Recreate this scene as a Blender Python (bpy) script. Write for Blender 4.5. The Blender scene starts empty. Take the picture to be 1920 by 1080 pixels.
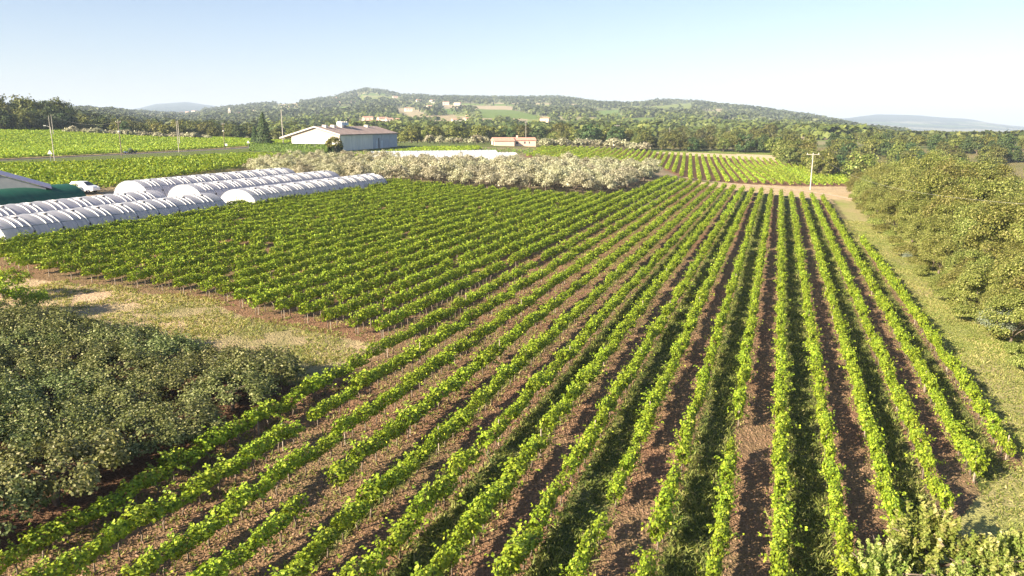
import bpy, math, random
import numpy as np
from mathutils import Vector, Matrix
# ------------------------------------------------------------ camera, sky, sun
C = bpy.context.scene
COL = C.collection
F = 1400.0; H = 17.8; TH = math.atan(305 / F)
cd = bpy.data.cameras.new('camera'); cam = bpy.data.objects.new('camera', cd); COL.objects.link(cam)
cam.location = (0, 0, H); cam.rotation_euler = (math.pi / 2 - TH, 0, 0)
cd.sensor_width = 36; cd.lens = 36 * F / 1920; cd.clip_start = 0.5; cd.clip_end = 60000
C.camera = cam
SUN_AZ = math.radians(38); SUN_EL = math.radians(25)
W = bpy.data.worlds.new('World'); C.world = W; W.use_nodes = True
wn = W.node_tree.nodes; wl = W.node_tree.links; wn.clear()
sky = wn.new('ShaderNodeTexSky'); sky.sky_type = 'NISHITA'; sky.sun_disc = False
sky.sun_elevation = SUN_EL; sky.sun_rotation = math.atan2(-math.cos(SUN_AZ), -math.sin(SUN_AZ)) % (2 * math.pi)
sky.air_density = 1.0; sky.dust_density = 0.6; sky.ozone_density = 2.5; sky.altitude = 100
bg = wn.new('ShaderNodeBackground'); bg.inputs[1].default_value = 0.05
tn = wn.new('ShaderNodeMix'); tn.data_type = 'RGBA'; tn.blend_type = 'MULTIPLY'; tn.inputs[0].default_value = 1; tn.inputs[7].default_value = (1.05, 0.965, 1.02, 1); wl.new(sky.outputs[0], tn.inputs[6])
wo = wn.new('ShaderNodeOutputWorld'); wl.new(tn.outputs[2], bg.inputs[0]); wl.new(bg.outputs[0], wo.inputs[0])
sl = bpy.data.lights.new('sun', 'SUN'); sl.energy = 5.0; sl.angle = math.radians(0.5); sl.color = (1.0, 0.87, 0.65)
so = bpy.data.objects.new('sun', sl); COL.objects.link(so)
sd = Vector((math.cos(SUN_AZ) * math.cos(SUN_EL), math.sin(SUN_AZ) * math.cos(SUN_EL), -math.sin(SUN_EL)))
so.rotation_euler = sd.to_track_quat('-Z', 'Y').to_euler(); so.location = (-60, -60, 60)
C.view_settings.view_transform = 'Standard'; C.view_settings.look = 'None'
C.view_settings.exposure = 1.78; C.view_settings.gamma = 1
try:
    C.cycles.max_bounces = 6; C.cycles.diffuse_bounces = 3; C.cycles.glossy_bounces = 2
    C.cycles.transmission_bounces = 4; C.cycles.transparent_max_bounces = 8; C.cycles.volume_bounces = 0
except Exception: pass
# ------------------------------------------------------------ geometry of the land
PHI = math.atan2((1465 - 960) / F, math.cos(TH) + (305 / F) * math.sin(TH))
RD = np.array([math.sin(PHI), math.cos(PHI)]); LD = np.array([-RD[1], RD[0]])   # along the vine rows / to their left
CT, ST = math.cos(TH), math.sin(TH)
def ray(px, py):
    X = (np.asarray(px, float) - 960) / F; Y = -(np.asarray(py, float) - 540) / F
    return X, CT + Y * ST + 0 * X, -ST + Y * CT + 0 * X
def hashn(i, j, s):
    n = np.sin(i * 127.1 + j * 311.7 + s * 74.7) * 43758.5453
    return n - np.floor(n)
def vnoise(x, y, s=0):
    xi = np.floor(x); yi = np.floor(y); u = x - xi; v = y - yi
    u = u * u * (3 - 2 * u); v = v * v * (3 - 2 * v)
    a = hashn(xi, yi, s); b = hashn(xi + 1, yi, s); c = hashn(xi, yi + 1, s); d = hashn(xi + 1, yi + 1, s)
    return (a * (1 - u) + b * u) * (1 - v) + (c * (1 - u) + d * u) * v
def fbm(x, y, s=0, o=3):
    r = 0; a = 0.5
    for k in range(o): r = r + a * vnoise(x * 2 ** k, y * 2 ** k, s + k * 3.3); a *= 0.5
    return r / (1 - 0.5 ** o)
KD = np.log(np.array([450, 700, 1100, 1700, 2500, 3300, 5000, 9000, 14000.]))
KX = np.array([0, 100, 130, 170, 220, 260, 300, 350, 400, 450, 500, 560, 620, 660, 690, 720, 760, 850, 950, 1050, 1150, 1200, 1230, 1300, 1400, 1500, 1570, 1640, 1700, 1800, 1900, 2000])
KY = np.array([
 [246, 214, 212, 215, 225, 228, 225, 215], [247, 216, 212, 213, 222, 225, 222, 196], [248, 226, 214, 212, 218, 222, 220, 195],
 [250, 236, 219, 212, 214, 218, 216, 203], [253, 243, 229, 214, 211, 214, 214, 210], [256, 246, 234, 220, 212, 212, 212, 203],
 [258, 248, 238, 224, 214, 214, 213, 194], [259, 249, 240, 227, 217, 215, 213, 191], [261, 250, 240, 226, 212, 208, 208, 198],
 [263, 251, 238, 222, 206, 202, 205, 210], [266, 252, 236, 218, 202, 196, 203, 210], [268, 251, 234, 215, 199, 193, 202, 210],
 [268, 251, 233, 213, 194, 187, 200, 210], [268, 251, 232, 210, 189, 176, 198, 210], [268, 251, 232, 208, 186, 169, 195, 210], [268, 251, 232, 208, 186, 172, 195, 210],
 [268, 251, 232, 208, 187, 180, 190, 210], [268, 251, 232, 208, 189, 184, 177, 205], [268, 251, 232, 209, 191, 187, 186, 210],
 [270, 251, 233, 211, 192, 186, 192, 210], [272, 252, 234, 213, 198, 197, 202, 212], [274, 253, 235, 214, 198, 195, 202, 212], [274, 253, 235, 214, 197, 190, 200, 215],
 [275, 254, 237, 216, 198, 190, 202, 218], [276, 255, 240, 222, 206, 203, 212, 220], [276, 257, 245, 232, 219, 216, 222, 224],
 [276, 259, 249, 239, 230, 229, 225, 223], [276, 261, 254, 250, 248, 248, 243, 215], [278, 264, 259, 256, 255, 254, 248, 216],
 [279, 266, 261, 259, 258, 257, 251, 222], [279, 266, 261, 259, 258, 257, 252, 236], [279, 266, 261, 259, 258, 257, 252, 246]], float)
KY = np.hstack([KY, np.full((len(KX), 1), 262.)])
def terr(x, y):
    x = np.asarray(x, float); y = np.asarray(y, float)
    p = LD[0] * x + LD[1] * y
    near = 0.06 * p
    near = np.where(near > 7, 7 + 1.5 * np.tanh((near - 7) / 1.5), near); near = np.where(near < -1.5, -1.5 + np.tanh(near + 1.5), near)
    D = np.hypot(x, y) + 1e-6
    az = np.clip(np.arctan2(x, y), -0.95, 0.95)
    px = np.clip(960 + F * np.tan(az) * (CT + 305 / F * ST), -900, 2900)
    t = np.log(np.clip(D, 450, 14000))
    pc = np.clip(px, KX[0], KX[-1]); ki = np.clip(np.searchsorted(KX, pc) - 1, 0, len(KX) - 2)
    u = (pc - KX[ki]) / (KX[ki + 1] - KX[ki]); u = u * u * (3 - 2 * u) * 0.4 + u * 0.6
    di = np.clip(np.searchsorted(KD, t) - 1, 0, len(KD) - 2); v = (t - KD[di]) / (KD[di + 1] - KD[di])
    v = v * v * (3 - 2 * v) * 0.5 + v * 0.5
    py = (KY[ki, di] * (1 - u) + KY[ki + 1, di] * u) * (1 - v) + (KY[ki, di + 1] * (1 - u) + KY[ki + 1, di + 1] * u) * v
    amp = np.clip((D - 600) / 900, 0, 1) * np.where(D > 4200, 0.35, 1)
    py = py + (fbm(x / 420, y / 420, 5) - 0.5) * 9 * amp + (fbm(x / 120, y / 120, 9) - 0.5) * 3.0 * amp
    rx, ry, rz = ray(px, py)
    far = H + D * rz / np.hypot(rx, ry)
    w = np.clip((D - 330) / 130, 0, 1); w = w * w * (3 - 2 * w)
    return near * (1 - w) + far * w
TS = np.geomspace(8, 13000, 2600)
def hit(px, py, dz=0.0):
    rx, ry, rz = ray(px, py); T = TS / math.hypot(rx, ry)
    g = H + rz * T - terr(rx * T, ry * T) - dz
    k = np.argmax(g < 0) if (g < 0).any() else len(T) - 1
    a = g[k - 1] / (g[k - 1] - g[k]) if k > 0 and g[k] < 0 else 0
    t = T[k - 1] + (T[k] - T[k - 1]) * a
    return float(rx * t), float(ry * t)
def pq(x, y): return LD[0] * x + LD[1] * y, RD[0] * x + RD[1] * y
def xy(p, q): return LD[0] * p + RD[0] * q, LD[1] * p + RD[1] * q
def atD(px, D):
    rx, ry, _ = ray(px, 235); s = D / math.hypot(rx, ry); return rx * s, ry * s
def proj(x, y, z):
    f = y * CT - (z - H) * ST; u = y * ST + (z - H) * CT
    f = np.where(f < 0.1, 0.1, f)
    return 960 + F * x / f, 540 - F * u / f
def inpoly(x, y, poly):
    x = np.asarray(x); r = np.zeros(x.shape, bool); n = len(poly)
    for i in range(n):
        x1, y1 = poly[i]; x2, y2 = poly[(i + 1) % n]
        if y1 == y2: continue
        r ^= ((y1 > y) != (y2 > y)) & (x < (x2 - x1) * (y - y1) / (y2 - y1) + x1)
    return r
def ordn(n):
    w = ['zeroth', 'first', 'second', 'third', 'fourth', 'fifth', 'sixth', 'seventh', 'eighth', 'ninth', 'tenth', 'eleventh', 'twelfth']
    if n < 13: return w[n]
    return '%d%s' % (n, 'th' if 10 < n % 100 < 14 else {1: 'st', 2: 'nd', 3: 'rd'}.get(n % 10, 'th'))
# ------------------------------------------------------------ objects
def tag(o, label=None, cat=None, group=None, kind=None):
    if label: o['label'] = label
    if cat: o['category'] = cat
    if group: o['group'] = group
    if kind: o['kind'] = kind
    return o
def link(name, data, parent=None, loc=(0, 0, 0), rz=0, sc=None):
    o = bpy.data.objects.new(name, data); COL.objects.link(o)
    o.location = loc; o.rotation_euler = (0, 0, rz)
    if sc: o.scale = sc
    if parent: o.parent = parent
    return o
def thing(name, label, cat, loc, rz=0, group=None, sc=None):
    return tag(link(name, None, None, loc, rz, sc), label, cat, group)
def qmesh(name, V, Q, mat, tone=None, smooth=False, tri=False):
    """numpy verts + quad faces -> mesh, with one float per vertex called tone"""
    k = 3 if tri else 4
    me = bpy.data.meshes.new(name); V = np.asarray(V, np.float32); Q = np.asarray(Q, np.int32)
    me.vertices.add(len(V)); me.vertices.foreach_set('co', V.ravel())
    me.loops.add(Q.size); me.loops.foreach_set('vertex_index', Q.ravel())
    me.polygons.add(len(Q)); me.polygons.foreach_set('loop_start', np.arange(0, Q.size, k, dtype=np.int32))
    me.polygons.foreach_set('loop_total', np.full(len(Q), k, np.int32))
    if smooth: me.polygons.foreach_set('use_smooth', np.ones(len(Q), bool))
    if tone is not None:
        a = me.attributes.new('tone', 'FLOAT', 'POINT'); a.data.foreach_set('value', np.asarray(tone, np.float32))
    me.materials.append(mat); me.update(); me.validate()
    return me
class MB:
    """collects polygons of one part"""
    def __init__(s): s.v = []; s.f = []
    def add(s, vs, fs):
        b = len(s.v); s.v += [tuple(v) for v in vs]; s.f += [tuple(i + b for i in f) for f in fs]; return s
    def box(s, x0, x1, y0, y1, z0, z1, M=None):
        vs = [(x, y, z) for z in (z0, z1) for x, y in ((x0, y0), (x1, y0), (x1, y1), (x0, y1))]
        if M: vs = [tuple(M @ Vector(v)) for v in vs]
        return s.add(vs, [(3, 2, 1, 0), (4, 5, 6, 7), (0, 1, 5, 4), (1, 2, 6, 5), (2, 3, 7, 6), (3, 0, 4, 7)])
    def tube(s, pts, rad, n=6):
        pts = [Vector(p) for p in pts]; rad = rad if isinstance(rad, (list, tuple)) else [rad] * len(pts); rings = []
        for i, p in enumerate(pts):
            d = (pts[min(i + 1, len(pts) - 1)] - pts[max(i - 1, 0)]).normalized()
            a = d.orthogonal().normalized() if i == 0 else (a - d * a.dot(d)).normalized()
            b = d.cross(a)
            rings.append([p + (a * math.cos(t) + b * math.sin(t)) * rad[i] for t in [2 * math.pi * k / n for k in range(n)]])
        vs = [v for r in rings for v in r]; fs = []
        for i in range(len(pts) - 1):
            for k in range(n): fs.append((i * n + k, i * n + (k + 1) % n, (i + 1) * n + (k + 1) % n, (i + 1) * n + k))
        fs.append(tuple(range(n - 1, -1, -1))); fs.append(tuple((len(pts) - 1) * n + k for k in range(n)))
        return s.add(vs, fs)
    def prism(s, poly, y0, y1):
        n = len(poly); vs = [(x, y0, z) for x, z in poly] + [(x, y1, z) for x, z in poly]
        fs = [tuple(range(n)), tuple(range(2 * n - 1, n - 1, -1))] + [(i, i + n, (i + 1) % n + n, (i + 1) % n) for i in range(n)]
        return s.add(vs, fs)
    def mesh(s, name, mat, smooth=False):
        me = bpy.data.meshes.new(name); me.from_pydata(s.v, [], s.f); me.materials.append(mat)
        if smooth:
            for p in me.polygons: p.use_smooth = True
        me.update(); return me
    def part(s, name, mat, parent=None, smooth=False, loc=(0, 0, 0)): return link(name, s.mesh(name, mat, smooth), parent, loc)
# ------------------------------------------------------------ materials
def newmat(name):
    m = bpy.data.materials.new(name); m.use_nodes = True; n = m.node_tree.nodes; n.clear()
    return m, n, m.node_tree.links
def leafmat(name, cols, trans=0.35, var=0.25, rough=0.55, spec=0.25, tcol=None, patch=6.0, hue=1.0):
    m, n, l = newmat(name)
    at = n.new('ShaderNodeAttribute'); at.attribute_name = 'tone'
    oi = n.new('ShaderNodeObjectInfo')
    r = n.new('ShaderNodeValToRGB'); e = r.color_ramp.elements
    e[0].position = 0.0; e[0].color = (*cols[0], 1); e[1].position = 1.0; e[1].color = (*cols[-1], 1)
    for i, c in enumerate(cols[1:-1]):
        k = e.new((i + 1) / (len(cols) - 1)); k.color = (*c, 1)
    l.new(at.outputs['Fac'], r.inputs[0])
    geo = n.new('ShaderNodeNewGeometry'); nz = n.new('ShaderNodeTexNoise'); nz.inputs['Scale'].default_value = 1 / patch
    l.new(geo.outputs['Position'], nz.inputs['Vector'])
    ad = n.new('ShaderNodeMath'); ad.operation = 'ADD'; l.new(nz.outputs[0], ad.inputs[0])
    mr0 = n.new('ShaderNodeMath'); mr0.operation = 'MULTIPLY'; mr0.inputs[1].default_value = 0.8; l.new(oi.outputs['Random'], mr0.inputs[0]); l.new(mr0.outputs[0], ad.inputs[1])
    mr = n.new('ShaderNodeMapRange'); mr.inputs[1].default_value = 0.3; mr.inputs[2].default_value = 1.5
    mr.inputs[3].default_value = 1 - var; mr.inputs[4].default_value = 1 + var; l.new(ad.outputs[0], mr.inputs[0])
    hs = n.new('ShaderNodeHueSaturation'); l.new(r.outputs[0], hs.inputs['Color']); l.new(mr.outputs[0], hs.inputs['Value'])
    mh = n.new('ShaderNodeMapRange'); mh.inputs[3].default_value = 0.5 - 0.03 * hue; mh.inputs[4].default_value = 0.5 + 0.018 * hue
    l.new(oi.outputs['Random'], mh.inputs[0]); l.new(mh.outputs[0], hs.inputs['Hue'])
    b = n.new('ShaderNodeBsdfPrincipled'); b.inputs['Roughness'].default_value = rough; b.inputs['Specular IOR Level'].default_value = spec
    l.new(hs.outputs[0], b.inputs['Base Color'])
    t = n.new('ShaderNodeBsdfTranslucent'); g = n.new('ShaderNodeMix'); g.data_type = 'RGBA'; g.blend_type = 'MULTIPLY'; g.inputs[0].default_value = 1
    l.new(hs.outputs[0], g.inputs[6]); g.inputs[7].default_value = (*(tcol or (1.5, 1.35, 0.6)), 1); l.new(g.outputs[2], t.inputs['Color'])
    mx = n.new('ShaderNodeMixShader'); mx.inputs[0].default_value = trans; l.new(b.outputs[0], mx.inputs[1]); l.new(t.outputs[0], mx.inputs[2])
    o = n.new('ShaderNodeOutputMaterial'); l.new(mx.outputs[0], o.inputs[0]); return m
def surf(name, c, c2=None, scale=2.0, rough=0.8, bump=0.0, metal=0.0, spec=0.3, stretch=(1, 1, 1), coord='Object', wave=None):
    m, n, l = newmat(name); tc = n.new('ShaderNodeTexCoord'); mp = n.new('ShaderNodeMapping'); mp.inputs['Scale'].default_value = stretch
    l.new(tc.outputs[coord], mp.inputs[0])
    nz = n.new('ShaderNodeTexNoise'); nz.inputs['Scale'].default_value = scale; nz.inputs['Detail'].default_value = 6; l.new(mp.outputs[0], nz.inputs['Vector'])
    r = n.new('ShaderNodeValToRGB'); r.color_ramp.elements[0].position = 0.35; r.color_ramp.elements[1].position = 0.68
    r.color_ramp.elements[0].color = (*c, 1); r.color_ramp.elements[1].color = (*(c2 or [k * 0.75 for k in c]), 1); l.new(nz.outputs[0], r.inputs[0])
    b = n.new('ShaderNodeBsdfPrincipled'); b.inputs['Roughness'].default_value = rough; b.inputs['Metallic'].default_value = metal; b.inputs['Specular IOR Level'].default_value = spec
    l.new(r.outputs[0], b.inputs['Base Color'])
    if bump or wave:
        bp = n.new('ShaderNodeBump'); bp.inputs['Strength'].default_value = bump or 0.4; bp.inputs['Distance'].default_value = 0.1
        if wave:
            wv = n.new('ShaderNodeTexWave'); wv.inputs['Scale'].default_value = wave[1]; wv.bands_direction = wave[0]; l.new(tc.outputs[coord], wv.inputs[0]); l.new(wv.outputs[1], bp.inputs['Height'])
        else: l.new(nz.outputs[0], bp.inputs['Height'])
        l.new(bp.outputs[0], b.inputs['Normal'])
    o = n.new('ShaderNodeOutputMaterial'); l.new(b.outputs[0], o.inputs[0]); return m
VINE = leafmat('vine_leaf', [(0.045, 0.085, 0.007), (0.16, 0.24, 0.015), (0.275, 0.36, 0.025), (0.42, 0.46, 0.05)], 0.14, 0.16, patch=7, hue=0.25)
VINEFAR = leafmat('vine_leaf_far', [(0.06, 0.15, 0.012), (0.15, 0.25, 0.02), (0.27, 0.37, 0.03), (0.38, 0.44, 0.06)], 0.33, 0.2, patch=14, hue=0.3)
ORCH = leafmat('orchard_leaf', [(0.03, 0.042, 0.010), (0.085, 0.11, 0.028), (0.19, 0.215, 0.07), (0.42, 0.42, 0.20)], 0.16, 0.15, tcol=(1.3, 1.3, 0.6), spec=0.25, rough=0.5)
OLIV = leafmat('olive_leaf', [(0.11, 0.115, 0.06), (0.25, 0.245, 0.145), (0.50, 0.485, 0.32), (0.70, 0.675, 0.50)], 0.25, 0.16, tcol=(1.2, 1.15, 0.8))
BELT = leafmat('hedgerow_leaf', [(0.05, 0.075, 0.010), (0.13, 0.155, 0.03), (0.25, 0.27, 0.065), (0.43, 0.41, 0.16)], 0.3, 0.3, tcol=(1.4, 1.3, 0.6))
WOOD = leafmat('woodland_leaf', [(0.03, 0.05, 0.012), (0.08, 0.10, 0.024), (0.15, 0.165, 0.04), (0.24, 0.235, 0.07)], 0.22, 0.38)
DARK = leafmat('evergreen_leaf', [(0.012, 0.03, 0.012), (0.03, 0.06, 0.02), (0.06, 0.10, 0.03), (0.11, 0.15, 0.05)], 0.12, 0.25)
HEDG = leafmat('clipped_leaf', [(0.03, 0.07, 0.012), (0.07, 0.13, 0.02), (0.12, 0.19, 0.03), (0.18, 0.25, 0.05)], 0.2, 0.1, hue=0.2)
HILLW = leafmat('hill_wood_leaf', [(0.03, 0.05, 0.02), (0.065, 0.09, 0.035), (0.11, 0.135, 0.055), (0.17, 0.19, 0.08)], 0.12, 0.2)
PALE = leafmat('pale_shoot_leaf', [(0.07, 0.12, 0.02), (0.17, 0.25, 0.045), (0.36, 0.40, 0.12), (0.60, 0.57, 0.28)], 0.3, 0.15)
GREY = leafmat('grey_shrub_leaf', [(0.12, 0.15, 0.10), (0.25, 0.29, 0.21), (0.34, 0.37, 0.29)], 0.2, 0.15)
GRASSM = leafmat('grass_blade', [(0.045, 0.07, 0.015), (0.10, 0.13, 0.028), (0.25, 0.275, 0.07), (0.48, 0.40, 0.19)], 0.3, 0.2, patch=3)
BARK = surf('bark', (0.11, 0.08, 0.06), (0.2, 0.16, 0.13), 6, 0.95, 0.5)
VBARK = surf('vine_bark', (0.13, 0.10, 0.08), (0.24, 0.19, 0.15), 9, 0.95, 0.5)
# ------------------------------------------------------------ foliage
def leaves(rng, P, N, size, asp=0.75, jit=0.6):
    """kite shaped leaves at P facing N -> verts, quads"""
    n = len(P); N = N + rng.normal(0, jit, (n, 3)); N /= np.linalg.norm(N, axis=1)[:, None] + 1e-9
    A = np.cross(N, rng.normal(0, 1, (n, 3))); A /= np.linalg.norm(A, axis=1)[:, None] + 1e-9
    B = np.cross(N, A); s = (size * rng.uniform(0.65, 1.35, n))[:, None]
    V = np.stack([P - A * s * 0.5, P + B * s * asp * 0.5 - N * s * 0.08, P + A * s * 0.5, P - B * s * asp * 0.5 - N * s * 0.08], 1).reshape(-1, 3)
    return V, np.arange(n * 4).reshape(n, 4)
def crown_pts(rng, n, wx, wy, h, z0, nc, cr, low=-0.35, spike=0.0):
    """points of n leaves round nc leaf clumps on an uneven ellipsoid; returns points, normals"""
    k = rng.normal(0, 1, (nc * 4, 3)); k /= np.linalg.norm(k, axis=1)[:, None]; k = k[k[:, 2] > low][:nc]
    rr = rng.uniform(0.5, 1.0, len(k)) ** 0.5
    bump = 0.8 + 0.4 * hashn(np.round(k[:, 0] * 1.6), np.round(k[:, 1] * 1.6), rng.uniform(0, 9))
    cc = k * (rr * bump)[:, None] * np.array([wx / 2, wy / 2, h / 2]); cc[:, 2] += z0 + h / 2
    w = rng.uniform(0.6, 1.4, len(k)); cw = w * cr
    idx = rng.choice(len(k), n, p=w ** 2 / np.sum(w ** 2))
    d = rng.normal(0, 1, (n, 3)); d /= np.linalg.norm(d, axis=1)[:, None]
    d[:, 2] = np.where(d[:, 2] < -0.3, -d[:, 2], d[:, 2])
    P = cc[idx] + d * (cw[idx] * rng.uniform(0.45, 1.05, n))[:, None] * np.array([1, 1, 0.8])
    if spike: P[:, 2] += np.abs(rng.normal(0, spike, n)) * (rng.random(n) < 0.3)
    N = d * 0.7 + k[idx] * 0.5 + np.array([0, 0, 0.45])
    return P, N
def crown(name, seed, mat, n, leaf, w, h, z0, nc, cr, tone=(0.5, 0.24), low=-0.35, spike=0.0, wy=None, asp=0.75):
    rng = np.random.default_rng(seed); P, N = crown_pts(rng, n, w, wy or w, h, z0, nc, cr, low, spike)
    P[:, 2] = np.maximum(P[:, 2], 0.12)
    V, Q = leaves(rng, P, N, leaf, asp); t = np.clip(rng.normal(tone[0], tone[1], n), 0, 1)
    return qmesh(name, V, Q, mat, np.repeat(t, 4))
def trunk_mesh(seed, h, r, limbs=5, top=0.5, spread=1.2, mat=None, lean=0.15):
    rd = random.Random(seed); m = MB(); x = y = 0; pts = []; 
    for i in range(5):
        pts.append((x, y, h * i / 4 - (0.15 if i == 0 else 0))); x += rd.uniform(-lean, lean); y += rd.uniform(-lean, lean)
    m.tube(pts, [r * (1.25 - 0.16 * i) for i in range(5)], 7)
    for k in range(limbs):
        a = k * 2.4 + rd.uniform(-.4, .4); b = Vector(pts[rd.choice((2, 3, 4))]); 
        e = b + Vector((math.cos(a) * spread, math.sin(a) * spread, top * rd.uniform(0.7, 1.3)))
        mid = (b + e) / 2 + Vector((0, 0, top * 0.1)); m.tube([b, mid, e], [r * 0.55, r * 0.38, r * 0.15], 5)
    return m.mesh('trunk', mat or BARK, True)
def plant(name, label, cat, x, y, crowns, trunks, rd, sc=1.0, group=None, dz=0.0, vs=1.0):
    t = thing(name, label, cat, (x, y, float(terr(x, y)) - 0.05 + dz), rd.uniform(0, 6.28), group)
    s = sc * rd.uniform(0.92, 1.08); t.scale = (s, s, s * vs * rd.uniform(0.92, 1.08))
    link('crown', rd.choice(crowns), t)
    if trunks: link('trunk', rd.choice(trunks), t)
    return t
# ------------------------------------------------------------ fields drawn on the land (areas of the ground's own colour)
GF = [  # hillside fields, measured outlines: (colour, outline)
 ((0.14, 0.20, 0.04), [(890, 204), (960, 206), (1000, 214), (1030, 224), (900, 221)]), ((0.15, 0.22, 0.04), [(955, 228), (1055, 225), (1070, 233), (970, 236)]),
 ((0.14, 0.21, 0.045), [(800, 204), (852, 204), (852, 213), (806, 211)]), ((0.20, 0.24, 0.06), [(1165, 196), (1215, 200), (1300, 192), (1300, 205), (1200, 208)]),
 ((0.15, 0.22, 0.045), [(1095, 208), (1165, 206), (1168, 222), (1125, 221)]), ((0.15, 0.21, 0.045), [(1155, 222), (1228, 219), (1228, 229), (1160, 229)]),
 ((0.15, 0.22, 0.045), [(1318, 222), (1500, 227), (1500, 233), (1320, 229)]), ((0.14, 0.20, 0.04), [(1220, 240), (1350, 241), (1350, 248), (1220, 246)]),
 ((0.38, 0.31, 0.20), [(830, 196), (965, 199), (965, 206), (830, 203)]), ((0.36, 0.30, 0.18), [(895, 221), (990, 223), (990, 228), (900, 228)]),
 ((0.36, 0.29, 0.17), [(795, 216), (858, 216), (858, 227), (800, 226)]), ((0.42, 0.31, 0.18), [(1312, 213), (1365, 215), (1362, 220), (1312, 218)]),
 ((0.45, 0.34, 0.17), [(518, 192), (562, 190), (562, 201), (518, 201)]), ((0.22, 0.27, 0.12), [(505, 202), (565, 202), (565, 209), (505, 209)]),
 ((0.16, 0.23, 0.05), [(600, 202), (655, 200), (655, 212), (600, 212)]), ((0.22, 0.25, 0.06), [(668, 181), (755, 180), (755, 188), (668, 187)]),
 ((0.40, 0.32, 0.22), [(640, 222), (740, 226), (760, 234), (640, 230)]), ((0.34, 0.30, 0.17), [(225, 213), (300, 216), (330, 222), (225, 219)]),
 ((0.30, 0.27, 0.12), [(1230, 205), (1300, 207), (1300, 213), (1230, 211)]), ((0.38, 0.32, 0.2), [(740, 200), (800, 212), (796, 226), (745, 222)]),
 ((0.30, 0.27, 0.14), [(110, 210), (165, 212), (185, 226), (130, 228)]), ((0.42, 0.36, 0.24), [(280, 203), (330, 206), (330, 210), (280, 208)])]
FEX = [900, 1050, 1180, 1250, 1300, 1480, 1620]; FEY = [279, 277, 283, 288, 292, 303, 322]
TAN = [(1225, 285), (1270, 285.5), (1475, 292), (1480, 304), (1300, 293), (1235, 289)]
NGREEN = [(1215, 279), (1475, 283), (1475, 292), (1270, 285.5), (1225, 285)]
BARE = [(835, 290), (905, 276), (1010, 278), (1000, 288), (960, 296), (880, 294)]
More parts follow.
